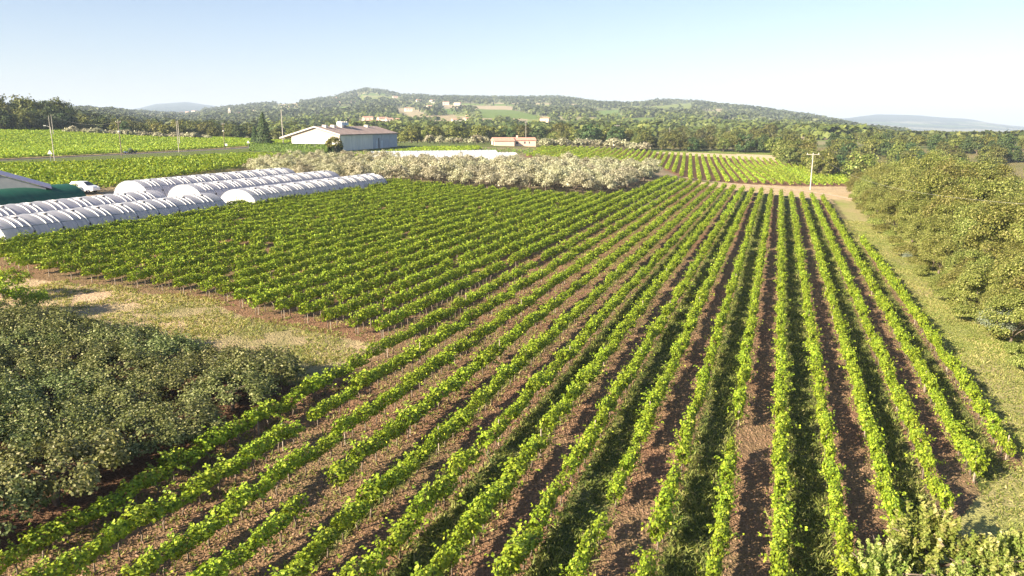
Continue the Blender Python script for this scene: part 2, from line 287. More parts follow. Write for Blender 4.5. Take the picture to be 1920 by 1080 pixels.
# ------------------------------------------------------------ ground sheet
def build_ground():
    az = np.radians(np.concatenate([np.linspace(-47, 47, 560), np.linspace(50, 310, 60)]))
    r = np.concatenate([[0.3, 1.5, 3, 5], np.geomspace(8, 400, 470), np.geomspace(404, 14000, 250), [22000, 40000]])
    A, Rr = np.meshgrid(az, r); X = Rr * np.sin(A); Y = Rr * np.cos(A); Z = terr(X, Y)
    Z[-2] -= 160; Z[-1] -= 500
    p, q = pq(X, Y); D = Rr
    na, nr = len(az), len(r)
    col = np.zeros((nr, na, 3)); msk = np.zeros((nr, na))
    n1 = fbm(X / 7, Y / 7, 1); n2 = fbm(X / 1.7, Y / 1.7, 2); n3 = fbm(X / 30, Y / 30, 3)
    def put(mask, c, k=1.0): col[mask] = col[mask] * (1 - k) + np.array(c) * k
    grass = np.array((0.12, 0.135, 0.045)); dry = np.array((0.34, 0.27, 0.145)); soil = np.array((0.265, 0.15, 0.092))
    g = np.clip(n1 * 0.9 + n2 * 0.5 - 0.2, 0, 1)[..., None]; col[:] = grass * (1 - g) + dry * 0.8 * g
    far = D > 450
    g = np.clip(fbm(X / 90, Y / 90, 8) * 2 - 0.6, 0, 1)[..., None]
    hill = np.array((0.14, 0.165, 0.06)) * (1 - g) + np.array((0.36, 0.31, 0.18)) * g; col[far] = hill[far]
    cr_, ce = cells(X, Y)
    for lo, hi, c in ((0.47, 0.60, (0.17, 0.24, 0.055)), (0.60, 0.70, (0.24, 0.27, 0.09)), (0.70, 0.78, (0.14, 0.19, 0.05)), (0.78, 0.88, (0.42, 0.35, 0.22)), (0.88, 1.0, (0.33, 0.30, 0.15))): put((cr_ >= lo) & (cr_ < hi) & (D > 600) & (D < 4000) & (ce > 4), c)
    # verge on the right
    v = ((p < -14) | ((q < near_end(p)) & (p < 22))) & (p > -60) & (D < 260); g = np.clip(n1 * 1.3 + n2 * 0.5 - 0.5 + np.clip(1 - abs(p + 17.2) / 1.2, 0, 1) * 0.15, 0, 1)[..., None]
    gr = np.array((0.27, 0.34, 0.07)); col[v] = (gr * (1 - g) + dry * 1.35 * g)[v]
    # headland between orchard and vines
    v = (p > 22) & (q < 56) & (p < 110); g = np.clip(n1 * 1.6 + n2 * 0.7 - 0.5 , 0, 1)[..., None]
    col[v] = (np.array((0.26, 0.24, 0.10)) * (1 - g) + np.array((0.60, 0.43, 0.27)) * g)[v]
    v = (p > 25.5) & (p < 80) & (q < 38 - 0.0 * p) ; col[v] = soil * 0.6  # shade under the orchard trees put into the soil colour
    # main vineyard
    qe = near_end(p); qf = far_end(p)
    v = (p > -14.4) & (p < 81) & (q > qe - 1) & (q < qf + 1)
    g = np.clip(n1 * 1.2 + n2 * 0.6 - 0.65, 0, 1)[..., None]; c = soil * (1 - g) + np.array((0.24, 0.19, 0.10)) * g; col[v] = c[v]
    msk[v & (p < 17)] = 1.0
    # straw strip and track beyond it
    v = (q > np.where(p < -12, 204 - (p + 12) * 0.8 + (n1 - 0.5) * 26, far_end(p) + 1)) & (q < field2_near(p)) & (p < 26) & (p > -24); col[v] = (np.array((0.56, 0.42, 0.25)) * (0.8 + 0.35 * n2[..., None]))[v]
    v = (p > 24) & (p < 132) & (q > 148) & (q < 320) & (D < 330); col[v] = (np.array((0.25, 0.20, 0.13)) * (0.7 + 0.6 * n1[..., None]))[v]
    pxx, pyy = proj(X, Y, Z); v = (q >= field2_near(p)) & (p < 124) & (p > -30) & (D < 480) & (q > 235) & (pyy > np.interp(pxx, FEX, FEY)); col[v] = (soil * 0.95)[None] * np.ones((v.sum(), 1))
    v = (p > 125) & (D < 460) & (X < 0); col[v] = np.array((0.13, 0.16, 0.05))
    # yard by the tunnels and barn
    v = (p > 81) & (p < 116) & (q < 105) & (q > 30); col[v] = (np.array((0.46, 0.35, 0.23)) * (0.8 + 0.4 * n2[..., None]))[v]
    v = (p > 74) & (p < 104) & (q > 54) & (q < 158); col[v] = np.array((0.36, 0.30, 0.22))
    px, py = proj(X, Y, Z)
    for poly, c in ((TAN, (0.60, 0.47, 0.30)), (NGREEN, (0.19, 0.24, 0.06)), (BARE, (0.27, 0.22, 0.13))):
        put(inpoly(px, py, poly) & (D > 200) & (D < 900), c)
    wob = (fbm(X / 60, Y / 60, 21) - 0.5) * 6
    for c, poly in GF: put(inpoly(px + wob * 2, py + wob * 0.4, poly) & (D > 600) & (D < 4000), c)
    pl = D > 4200; g = fbm(X / 500, Y / 260, 31)
    put(pl, (0.03, 0.055, 0.045)); put(pl & (X > 0) & (g > 0.56) & (py > 228), (0.22, 0.22, 0.16)); put(pl & (X > 0) & (g < 0.4) & (py > 228), (0.10, 0.15, 0.06))
    V = np.stack([X, Y, Z], -1).reshape(-1, 3)
    i = np.arange(nr - 1)[:, None] * na; j = np.arange(na)[None]; j2 = (j + 1) % na
    Q = np.stack([i + j, i + j2, i + na + j2, i + na + j], -1).reshape(-1, 4)[:, ::-1]
    m, n, l = newmat('ground')
    ca = n.new('ShaderNodeAttribute'); ca.attribute_name = 'gcol'; ma = n.new('ShaderNodeAttribute'); ma.attribute_name = 'tone'
    geo = n.new('ShaderNodeNewGeometry')
    dp = n.new('ShaderNodeVectorMath'); dp.operation = 'DOT_PRODUCT'; l.new(geo.outputs['Position'], dp.inputs[0]); dp.inputs[1].default_value = (LD[0], LD[1], 0)
    def noise(s, d=6, st=None):
        z = n.new('ShaderNodeTexNoise'); z.inputs['Scale'].default_value = s; z.inputs['Detail'].default_value = d
        if st:
            mp = n.new('ShaderNodeMapping'); mp.inputs['Rotation'].default_value = (0, 0, PHI); mp.inputs['Scale'].default_value = st; l.new(geo.outputs['Position'], mp.inputs[0]); l.new(mp.outputs[0], z.inputs['Vector'])
        else: l.new(geo.outputs['Position'], z.inputs['Vector'])
        return z.outputs[0]
    def math_(op, a, b=None, c=None):
        k = n.new('ShaderNodeMath'); k.operation = op
        for s, vv in zip(k.inputs, (a, b, c)):
            if vv is None: continue
            if isinstance(vv, (int, float)): s.default_value = vv
            else: l.new(vv, s)
        return k.outputs[0]
    fine = noise(3.5); big = noise(0.35)
    pp = math_('ADD', math_('ADD', dp.outputs['Value'], 2.42 + 2.42), math_('MULTIPLY', math_('SUBTRACT', fine, 0.5), 0.9))
    w = math_('ABSOLUTE', math_('SUBTRACT', math_('FLOORED_MODULO', pp, 4.84), 2.42))      # 2.42 in the middle of a grassed alley's neighbour
    mr = n.new('ShaderNodeMapRange'); mr.inputs[1].default_value = 1.15; mr.inputs[2].default_value = 0.9; l.new(w, mr.inputs[0])
    strip = math_('MULTIPLY', mr.outputs[0], ma.outputs['Fac'])
    mg = n.new('ShaderNodeMix'); mg.data_type = 'RGBA'; mg.inputs[6].default_value = (0.10, 0.13, 0.035, 1); mg.inputs[7].default_value = (0.34, 0.28, 0.12, 1)
    m2 = n.new('ShaderNodeMapRange'); m2.inputs[1].default_value = 0.46; m2.inputs[2].default_value = 0.70; l.new(math_('ADD', math_('MULTIPLY', fine, 0.5), math_('MULTIPLY', big, 0.5)), m2.inputs[0]); l.new(m2.outputs[0], mg.inputs[0])
    mx = n.new('ShaderNodeMix'); mx.data_type = 'RGBA'; l.new(strip, mx.inputs[0]); l.new(ca.outputs['Color'], mx.inputs[6]); l.new(mg.outputs[2], mx.inputs[7])
    vf = noise(9, 8); vr = n.new('ShaderNodeMapRange'); vr.inputs[1].default_value = 0.3; vr.inputs[2].default_value = 0.7; vr.inputs[3].default_value = 0.62; vr.inputs[4].default_value = 1.4; l.new(vf, vr.inputs[0])
    hs = n.new('ShaderNodeHueSaturation'); l.new(mx.outputs[2], hs.inputs['Color']); l.new(vr.outputs[0], hs.inputs['Value'])
    b = n.new('ShaderNodeBsdfPrincipled'); b.inputs['Roughness'].default_value = 0.95; b.inputs['Specular IOR Level'].default_value = 0.1; l.new(hs.outputs[0], b.inputs['Base Color'])
    rut = noise(1.2, 4, (3.5, 0.35, 1)); hh = math_('ADD', math_('MULTIPLY', vf, 0.6), math_('ADD', math_('MULTIPLY', math_('MULTIPLY', rut, ma.outputs['Fac']), 0.8), math_('MULTIPLY', fine, 0.6)))
    bp = n.new('ShaderNodeBump'); bp.inputs['Strength'].default_value = 1.0; bp.inputs['Distance'].default_value = 0.42; l.new(hh, bp.inputs['Height']); l.new(bp.outputs[0], b.inputs['Normal'])
    o = n.new('ShaderNodeOutputMaterial'); l.new(b.outputs[0], o.inputs[0])
    me = qmesh('ground', V, Q, m, msk.ravel(), smooth=True)
    a = me.attributes.new('gcol', 'FLOAT_COLOR', 'POINT'); a.data.foreach_set('color', np.concatenate([np.clip(col, 0, 1).reshape(-1, 3), np.ones((nr * na, 1))], 1).astype(np.float32).ravel())
    tag(link('ground', me), kind='structure')
def cells(X, Y):
    wx = X + (fbm(X / 160, Y / 160, 61) - 0.5) * 130; wy = Y + (fbm(X / 160, Y / 160, 62) - 0.5) * 220
    j = np.floor(wy / 200); u = wx / 105 + hashn(j, j * 0, 3) * 5; i = np.floor(u); r = hashn(i, j, 7)
    e = np.minimum(np.minimum(u - i, 1 - (u - i)) * 105, np.minimum(wy / 200 - j, 1 - (wy / 200 - j)) * 200)
    return r, e
def near_end(p):
    p = np.asarray(p, float)
    return np.interp(p, [-15, -13, -10.9, -8.5, -6.0, -3.6, -3.5, 26.2, 26.3, 40, 46, 66, 80], [47, 46, 42, 37, 31, 26, 8, 8, 48.5, 49.5, 52, 50, 54])
def far_end(p):
    p = np.asarray(p, float)
    return np.interp(p, [-12.2, -12.1, -11, 4, 24.6, 24.7, 30.6, 30.7, 35, 43, 60, 75, 84], [128, 128, 203, 207, 221, 222, 224, 174, 160, 153, 150, 149, 151])
def field2_near(p): return np.interp(p, [-32, -23, -13, -4, 20, 26, 37, 53], [268, 263, 252, 243, 231, 231, 269, 282])
build_ground()
# ------------------------------------------------------------ roads
def strip(name, pts, w, mat, dz=0.05, kind='structure'):
    P = [Vector(p) for p in pts]; out = []
    for a, b in zip(P[:-1], P[1:]):
        k = max(2, int((b - a).length / 4)); out += [a.lerp(b, i / k) for i in range(k)]
    out.append(P[-1]); V = []; 
    for i, p in enumerate(out):
        d = (out[min(i + 1, len(out) - 1)] - out[max(i - 1, 0)]).normalized(); n = Vector((-d.y, d.x))
        for s in (-1, -0.33, 0.33, 1):
            u = p + n * s * w / 2; V.append((u.x, u.y, float(terr(u.x, u.y)) + dz))
    Q = [(i * 4 + k, i * 4 + k + 1, i * 4 + k + 5, i * 4 + k + 4) for i in range(len(out) - 1) for k in range(3)]
    return tag(link(name, qmesh(name, V, np.array(Q), mat)), kind=kind)
ASPH = surf('asphalt', (0.075, 0.07, 0.075), (0.10, 0.095, 0.10), 0.8, 0.9)
KERB = surf('pale_shoulder', (0.36, 0.31, 0.28), (0.25, 0.22, 0.2), 0.8, 0.95)
STRAW = surf('straw', (0.55, 0.40, 0.22), (0.38, 0.29, 0.15), 0.6, 1.0, 0.4, coord='Object')
road = [(-168, 105), (-153, 160), (-140.6, 207.8), (-128.7, 250.5), (-121, 282.2), (-111.4, 330.6), (-103, 375)]
strip('road', road, 6.0, ASPH, 0.07)
strip('road_shoulder', [(x + 3.9, y - 0.8) for x, y in road], 1.6, KERB, 0.06)
strip('road_verge', [(x - 5.4, y + 1.2) for x, y in road], 4.6, STRAW, 0.05)
trk = [hit(*a) for a in ((1262, 330), (1330, 340), (1400, 347), (1480, 354), (1560, 366), (1600, 374))]
strip('dirt_track', trk, 1.6, surf('track_dirt', (0.66, 0.52, 0.38), (0.52, 0.38, 0.26), 1.5, 1.0), 0.05)
# ------------------------------------------------------------ main vineyard
def vine_pts(rng, n, size, wide=0.42):
    th = rng.uniform(0, 2 * math.pi, n); y = rng.uniform(-0.66, 0.66, n); s = rng.uniform(0, 99)
    lump = 0.62 + 0.66 * vnoise(y * 3.1 + s, th * 0.8, 4)
    rr = lump * rng.uniform(0.62, 1.02, n)
    x = np.sin(th) * rr * wide; z = 1.14 + np.cos(th) * rr * 0.48 * np.where(np.cos(th) < 0, 0.85, 1.0)
    P = np.stack([x, y, z], 1); N = np.stack([np.sin(th) * 1.0, rng.normal(0, 0.3, n), np.cos(th) * 0.7 + 0.35], 1)
    k = rng.integers(4, 8); sP = []; sN = []
    m = max(3, int(0.025 * n / 1))
    for i in range(k):
        a = rng.uniform(-1.9, 1.9); b = np.array([math.sin(a) * wide * 0.8, rng.uniform(-0.6, 0.6), 1.05 + math.cos(a) * 0.4])
        d = np.array([math.sin(a) * 0.8, rng.normal(0, 0.4), math.cos(a) * 0.5 + 0.35]); d /= np.linalg.norm(d); L = rng.uniform(0.3, 0.85)
        t = rng.uniform(0, 1, m)[:, None]; sP.append(b + d * L * t + rng.normal(0, size * 0.45, (m, 3)) - np.array([0, 0, 0.25]) * t ** 2 * L); sN.append(np.tile(d * 0.4 + [0, 0, 0.6], (m, 1)))
    return np.vstack([P] + sP), np.vstack([N] + sN)
def vine_mesh(seed, n, size, tone=0.5):
    rng = np.random.default_rng(seed); P, N = vine_pts(rng, n, size)
    V, Q = leaves(rng, P, N, size, 0.95, 0.42); return V, Q, np.repeat(np.clip(rng.normal(tone, 0.21, len(P)), 0, 1), 4)
LOD = []
for k, (n, s, cnt) in enumerate(((430, 0.14, 10), (380, 0.16, 10), (130, 0.26, 8))):
    LOD.append([vine_mesh(100 * k + i, n, s) for i in range(cnt)])
VM = [[qmesh('vine', *vm[:2], VINE, vm[2]) for vm in L] for L in LOD[:2]]
def vtrunk(seed):
    rd = random.Random(seed); m = MB(); m.tube([(0, 0, -0.1), (rd.uniform(-.06, .06), rd.uniform(-.06, .06), 0.35), (rd.uniform(-.1, .1), rd.uniform(-.12, .12), 0.75)], [0.05, 0.04, 0.035], 5)
    for s in (-1, 1): m.tube([(0, 0, 0.7), (0, s * 0.3, 0.85), (0, s * 0.55, 0.9)], [0.03, 0.022, 0.012], 4)
    return m.mesh('trunk', VBARK, True)
VT = [vtrunk(i) for i in range(5)]
PM = MB(); PM.tube([(0, 0, -0.2), (0, 0, 1.5)], 0.035, 6); PM = PM.mesh('post', surf('post_wood', (0.30, 0.24, 0.19), (0.42, 0.36, 0.3), 5, 0.95))
rowaz = -PHI
def merged(items, rng, sx=1.0):
    """items: (x, y, z, kind index, width) -> one merged canopy"""
    Vs = []; Qs = []; Ts = []; b = 0
    for x, y, z, wd, hs in items:
        V, Q, T = LOD[2][rng.integers(len(LOD[2]))]; f = 1 if rng.random() < 0.5 else -1
        V = V * np.array([wd * f, f, hs]); c, s = math.cos(rowaz), math.sin(rowaz)
        Vs.append(np.stack([V[:, 0] * c - V[:, 1] * s + x, V[:, 0] * s + V[:, 1] * c + y, V[:, 2] + z], 1)); Qs.append(Q + b); Ts.append(T); b += len(V)
    return np.vstack(Vs), np.vstack(Qs), np.concatenate(Ts)
rows = [-13.3 + 2.42 * k for k in range(39)]; rows = [p for p in rows if p < 80.3]
rd = random.Random(4); rngm = np.random.default_rng(4)
for k, p0 in enumerate(rows):
    q0, q1 = float(near_end(p0)), float(far_end(p0))
    p00, q00 = p0, q0
    x0, y0 = xy(p0, q0)
    if k == 0: lab = 'outermost short vine row beside the grassy verge on the right'
    elif k == len(rows) - 1: lab = 'last vine row on the left, along the foot of the plastic tunnels'
    else: lab = ('%s vine row from the grassy verge, counted leftwards across the large vineyard' % ordn(k + 1))
    r = thing('vine_row', lab, 'vine row', (x0, y0, float(terr(x0, y0))), 0, 'vine rows of the large vineyard')
    base = Vector(r.location); q = q0 + rd.uniform(0, 0.4); n = 0; rest = []; gap = 0
    wide = 0.74 if p0 < 5 else (0.90 if p0 < 26 else 0.95)
    while q < q1:
        x, y = xy(p0 + rd.uniform(-0.11, 0.11) * (1 if p0 < 26 else 0.4), q); px, py = proj(x, y, 1.0 + 0.06 * p0)
        vis = -60 < px < 1980 and py < 1140
        if gap > 0: gap -= 1
        elif rd.random() < (0.02 if p0 < 5 else 0.035 if p0 < 26 else 0.025): gap = rd.choice((0, 0, 0, 1))
        elif vis:
            z = float(terr(x, y)); d = math.hypot(x, y); vv = 1.0 if p0 < 26 else 0.5; w = wide * (1 + rd.uniform(-0.35, 0.3) * vv); hs = (1 if p0 < 5 else 1.06 if p0 > 26 else 0.9) + rd.uniform(-0.24, 0.16) * vv * (1.06 if p0 > 26 else 1)
            if n < 100:
                lod = 0 if d < 88 else 1
                v = link('vine', rd.choice(VM[lod]), r, (x - base.x, y - base.y, z - base.z), rowaz + (math.pi if rd.random() < .5 else 0), (w, rd.uniform(0.8, 1.05), hs)); n += 1
                if d < 78: link('trunk', rd.choice(VT), v)
                if n % 13 == 1 and d < 90: link('post', PM, r, (x - base.x + 0.3 * RD[0], y - base.y + 0.3 * RD[1], z - base.z))
            else: rest.append((x - base.x, y - base.y, z - base.z, w, hs))
        q += 1.12
    if rest:
        V, Q, T = merged(rest, rngm); o = link('vine_foliage', qmesh('vine_foliage', V, Q, VINE, T), r); o['kind'] = 'stuff'
# ------------------------------------------------------------ vineyard beyond the track, one mesh per row
az2 = PHI - math.radians(6.3); R2 = Vector((math.sin(az2), math.cos(az2))); L2 = Vector((-R2.y, R2.x))
def canopy(rng, n, wid, ht, size, ln):
    th = rng.uniform(-0.5 * math.pi, 1.5 * math.pi, n); y = rng.uniform(0, ln, n); rr = rng.uniform(0.6, 1.0, n) * (0.75 + 0.5 * vnoise(y * 0.9, th * 0.5, rng.uniform(0, 50)))
    x = np.cos(th) * rr * wid / 2; z = ht * 0.62 + np.sin(th) * rr * ht * 0.38
    return np.stack([x, y, z], 1), np.stack([np.cos(th), th * 0, np.sin(th) * 0.7 + 0.5], 1)
o2 = Vector(hit(1330, 344)); cnt = 0; rr2 = np.random.default_rng(9)
rowsB = []
for k in range(-22, 44):
    off = k * 2.75; a = o2 + L2 * off; P = []; t = np.arange(-60, 260, 2.0)
    X = a.x + R2.x * t; Y = a.y + R2.y * t; p, q = pq(X, Y); D = np.hypot(X, Y); px, py = proj(X, Y, terr(X, Y))
    ok = (q > field2_near(p) + 1.5) & (p > -31) & (py > np.interp(px, FEX, FEY)) & (D > 225) & (D < 480) & (px > 870) & (py < 365) & ~inpoly(px, py, BARE)
    if p.size and ok.sum() > 4: rowsB.append((t[ok].min(), t[ok].max(), a))
rowsB = rowsB[::1]
for k, (t0, t1, a) in enumerate(rowsB):
    s = a + R2 * t0; ln = t1 - t0; P, N = canopy(rr2, int(ln * 15), 1.25, 1.45, 0.4, ln)
    c, sn = math.cos(-az2), math.sin(-az2); X = P[:, 0] * c - P[:, 1] * sn; Y = P[:, 0] * sn + P[:, 1] * c
    Zb = terr(X + s.x, Y + s.y); z0 = float(terr(s.x, s.y)); P = np.stack([X, Y, P[:, 2] + Zb - z0], 1); N = np.stack([N[:, 0] * c, N[:, 0] * sn, N[:, 2]], 1)
    V, Q = leaves(rr2, P, N, 0.5, 0.9); tn = np.repeat(np.clip(rr2.normal(0.66, 0.24, len(P)), 0, 1), 4)
    lab = ('%s vine row from the trees on the right, in the vineyard beyond the straw-coloured track' % ordn(k + 1)) if k else 'vine row nearest the trees in the vineyard beyond the straw-coloured track'
    tag(link('vine_row', qmesh('vine_row', V, Q, VINEFAR, tn), None, (s.x, s.y, z0)), lab, 'vine row', 'vine rows beyond the track')
# ------------------------------------------------------------ distant vine fields nobody can count
def vinefield(name, poly, spacing, ang, dens, size, seed, tone=0.55, ht=1.5, jitter=0.22, extra=None, mat=None):
    rng = np.random.default_rng(seed); poly = np.array(poly); x0, y0 = poly.min(0); x1, y1 = poly.max(0); n = int((x1 - x0) * (y1 - y0) * dens)
    X = rng.uniform(x0, x1, n); Y = rng.uniform(y0, y1, n); d = np.array([math.sin(ang), math.cos(ang)]); l_ = np.array([-d[1], d[0]])
    u = X * l_[0] + Y * l_[1]; v = X * d[0] + Y * d[1]; u2 = (np.round(u / spacing) + rng.normal(0, jitter, n)) * spacing; X = u2 * l_[0] + v * d[0]; Y = u2 * l_[1] + v * d[1]
    ok = inpoly(X, Y, [tuple(a) for a in poly]); ok &= fbm(X / 2.2, Y / 2.2, seed) > 0.30
    if extra is not None: ok &= extra(X, Y)
    X = X[ok]; Y = Y[ok]; n = len(X)
    Z = terr(X, Y) + ht * (0.45 + 0.55 * rng.random(n)) * (0.75 + 0.45 * fbm(X / 1.6, Y / 1.6, seed + 1))
    V, Q = leaves(rng, np.stack([X, Y, Z], 1), np.tile([0, 0, 0.8], (n, 1)), size, 0.9, 0.75)
    t = np.repeat(np.clip(rng.normal(tone, 0.25, n), 0, 1), 4)
    return tag(link(name, qmesh(name, V, Q, mat or VINEFAR, t)), kind='stuff')
def H_(*pts, dz=0): return [hit(a, b, dz) for a, b in pts]
def XY(*pts): return [xy(a, b) for a, b in pts]
o = vinefield('vineyard', XY((112, 62), (160, 50)) + H_((-60, 305), (0, 304), (150, 301), (222, 297), (350, 291), (468, 285), (560, 289), (640, 290), dz=1.5) + H_((700, 296), (560, 303), (462, 311), (300, 335), (200, 352), dz=0.6), 2.4, PHI, 13.0, 0.42, 21, 0.5, 1.6)
tag(o, 'dense vines between the road and the plastic tunnels', 'vineyard')
o = vinefield('vineyard', [(-151, 160), (-136, 215), (-128, 250), (-120, 290), (-112, 335), (-108, 385), (-134, 430), (-200, 440), (-300, 400), (-420, 300), (-260, 150)], 2.6, PHI + 0.9, 7, 0.55, 22, 0.6, 1.5)
tag(o, 'bright vines on the far side of the road below the dark trees', 'vineyard')
o = vinefield('vineyard', H_((632, 290), (690, 285), (748, 280), (800, 275), (895, 273), (905, 276), (870, 284), (830, 292), (740, 297), (650, 300), dz=1.2), 2.5, PHI, 8.0, 0.5, 23, 0.6, 1.5)
tag(o, 'narrow strip of bright vines beside the blue-grey barn wall', 'vineyard')
o = vinefield('young_vines', H_((860, 293), (910, 279), (1005, 281), (990, 290), (950, 297)), 3.0, PHI + 0.5, 0.9, 0.5, 24, 0.25, 0.7, 0.1)
tag(o, 'sparse low plants on the bare plot in front of the pink house', 'young vines')
# ------------------------------------------------------------ orchard, lower left
OC = [crown('crown', 300 + i, ORCH, 9500, 0.14, 5.5, 1.9, 0.5, 70, 0.46, (0.5, 0.25), -0.1, 0.4) for i in range(5)]
OT = [trunk_mesh(310 + i, 1.3, 0.12, 6, 0.9, 1.3) for i in range(3)]
rd = random.Random(11); ri = 0
for i in range(10):
    p0 = 28.7 + i * 4.1; c = 0; ri += 1
    for j in range(9):
        q = 10.2 + j * 3.75 + rd.uniform(-.4, .4); p = p0 + rd.uniform(-.4, .4)
        x, y = xy(p, q); px, py = proj(x, y, float(terr(x, y)) + 2)
        if px < -170 or py > 1330 or q > np.interp(p, [24, 32, 45, 50, 60], [36, 38, 39.5, 38, 36]): continue
        c += 1
        plant('orchard_tree', 'grey-green orchard tree, %s line from the vines, %s from the bottom of its line' % (ordn(ri), ordn(c)), 'orchard tree', x, y, OC, OT, rd, 0.98, 'orchard trees lower left', 0.0, 0.95 if q < 28 else 0.8)
# bright shrubs at the left edge
SH = [crown('crown', 330 + i, VINE, 2600, 0.17, 3.4, 2.2, 0.4, 40, 0.5, (0.55, 0.25), -0.3, 0.3) for i in range(2)]
for nm, (a, b), s, lb in (('shrub', (8, 560), 1.0, 'bright green shrub at the left edge, the one farther back'), ('shrub', (-10, 600), 1.1, 'bright green shrub at the left edge in front of another'), ('shrub', (70, 590), 0.75, 'low brownish green shrub on the dry grass near the left edge')):
    x, y = hit(a, b); plant(nm, lb, 'shrub', x, y, SH, OT, rd, s, 'shrubs at the left edge')
# ------------------------------------------------------------ pale bushes, bottom right
def plume_bush(seed, ns, w, h, nl, leaf):
    rng = np.random.default_rng(seed); P = []; N = []; T = []
    for i in range(ns):
        a = rng.uniform(0, 6.283); e = rng.uniform(0.25, 1.5); d = np.array([math.cos(a) * math.cos(e), math.sin(a) * math.cos(e), math.sin(e)]); L = rng.uniform(0.45, 0.85)
        b = d * np.array([w / 2, w / 2, h * 0.8]) * rng.uniform(0.35, 0.8); b[2] += 0.3; d = d + [0, 0, 0.9]; d /= np.linalg.norm(d); t = rng.random(nl)
        P.append(b + d * L * t[:, None] + rng.normal(0, 0.07, (nl, 3)) * (1.3 - t[:, None])); N.append(rng.normal(0, 0.5, (nl, 3)) + d * 0.3 + [0, 0, 0.3]); T.append(np.clip(rng.normal(0.22, 0.12, nl) + 0.55 * t * rng.uniform(0.3, 1.25), 0, 1))
    P = np.vstack(P); V, Q = leaves(rng, P, np.vstack(N), leaf, 0.5, 0.5); return qmesh('crown', V, Q, PALE, np.repeat(np.concatenate(T), 4))
PC = [plume_bush(340 + i, 130, 3.4, 2.9, 42, 0.15) for i in range(3)]
for (a, b), s, lb in (((1745, 1090), 1.25, 'tall pale-leaved bush at the bottom right, the biggest one'), ((1650, 1130), 0.95, 'pale-leaved bush at the end of a vine row, bottom right'), ((1840, 1130), 1.0, 'pale-leaved bush in the middle of the bottom right clump'), ((1915, 1110), 1.0, 'pale-leaved bush in the bottom right corner'), ((1800, 1160), 0.9, 'pale-leaved bush cut off by the bottom edge')):
    x, y = hit(a, b); plant('bush', lb, 'bush', x, y, PC, OT, rd, s, 'pale bushes bottom right')
# ------------------------------------------------------------ tree belt on the right
BC = [crown('crown', 360 + i, BELT, 13000, 0.235, 8.0, 8.2, 0.8, 58, 1.15, (0.52, 0.24), -0.5, 0.3) for i in range(6)]
BL = [crown('crown', 380 + i, BELT, 4200, 0.26, 5.0, 3.2, 0.1, 60, 0.7, (0.5, 0.25), -0.1, 0.3) for i in range(4)]
BT = [trunk_mesh(370 + i, 3.2, 0.22, 6, 2.2, 2.2) for i in range(3)]
belt = []
rd = random.Random(23)
for li, p0 in enumerate((-21.5, -26.5, -32, -38, -44)):
    q = 48 + li * 3
    while q < 236 - li * 3:
        pp = p0 + rd.uniform(-1.3, 1.3) + (1.0 if q < 90 else 0) ; x, y = xy(pp, q)
        s = (0.62, 0.95, 1.12, 1.15, 1.1)[li] * rd.uniform(0.7, 1.18)
        if q < 72: s *= 0.62 if li == 0 else 0.8
        px, py = proj(x, y, 4); belt.append((li, px, x, y, s))
        q += (5.2, 7.0, 8, 8.5, 9)[li] * rd.uniform(0.8, 1.25)
for li in range(5):
    L_ = sorted([b for b in belt if b[0] == li and -100 < b[1] < 2150], key=lambda b: -b[3])
    for i, (_, px, x, y, s) in enumerate(L_):
        nm = ('front', 'second', 'middle', 'fourth', 'rearmost')[li]
        plant('hedgerow_tree', 'hedgerow tree in the %s line of the right-hand belt, %s from the far end' % (nm, ordn(i + 1)), 'tree', x, y, BC, BT, rd, s, 'trees of the right-hand belt', -0.3)
L_ = []
for i in range(34):
    q = 46 + i * 5.0; x, y = xy(-18.6 + rd.uniform(-.7, .5) + (0 if q > 80 else -0.8), q); L_.append((x, y))
for i, (x, y) in enumerate(L_):
    plant('hedge_shrub', 'low shrub at the foot of the tree belt by the verge, %s from the front' % ordn(i + 1), 'shrub', x, y, BL, None, rd, rd.uniform(0.3, 0.6), 'shrubs along the verge', -0.1)
GC = [crown('crown', 395, GREY, 2600, 0.14, 3.0, 2.6, 0.1, 40, 0.45, (0.5, 0.25), -0.1, 0.5, asp=0.3)]
x, y = hit(1868, 640); plant('grey_bush', 'silvery blue-grey bush at the foot of the tree belt', 'bush', x, y, GC, None, rd, 0.95)
x, y = hit(1700, 490); plant('grey_bush', 'small pale dry bush by the verge halfway along the belt', 'bush', x, y, GC, None, rd, 0.45)
# ------------------------------------------------------------ olive grove
OL = [crown('crown', 400 + i, OLIV, 3000, 0.32, 5.7, 4.0, 0.6, 30, 0.95, (0.55, 0.25), -0.45, 0.2, asp=0.6) for i in range(6)]
OLT = [trunk_mesh(410 + i, 1.4, 0.2, 5, 1.2, 1.2) for i in range(3)]
grove = XY((132, 140), (122, 121), (105, 117), (104.5, 137), (94, 140), (86, 143), (78, 145), (75, 152), (61, 155), (44, 158), (34, 171), (33, 229), (38, 238), (56, 236), (72, 236), (80, 205), (98, 196), (116, 205), (130, 186))
rd = random.Random(5); G = []
for i in range(-5, 26):
    for j in range(26):
        p = 30 + i * 6.3 + rd.uniform(-.7, .7); q = 118 + j * 6.4 + rd.uniform(-.7, .7); x, y = xy(p, q)
        if inpoly(np.array([x]), np.array([y]), grove)[0] and proj(x, y, 9.0)[0] > 466: G.append((j, x, y))
for j in sorted({g[0] for g in G}):
    L_ = sorted([g for g in G if g[0] == j], key=lambda g: g[1] / g[2])
    for i, (_, x, y) in enumerate(L_):
        plant('olive_tree', 'silvery olive tree in line %d back from the vines, %s from the left' % (j + 1, ordn(i + 1)), 'olive tree', x, y, OL, OLT, rd, rd.uniform(0.88, 1.1) * float(np.interp(pq(x, y)[0], [30, 58, 80, 105, 130], [1.02, 1.0, 0.9, 0.72, 0.66])), 'olive trees of the grove')
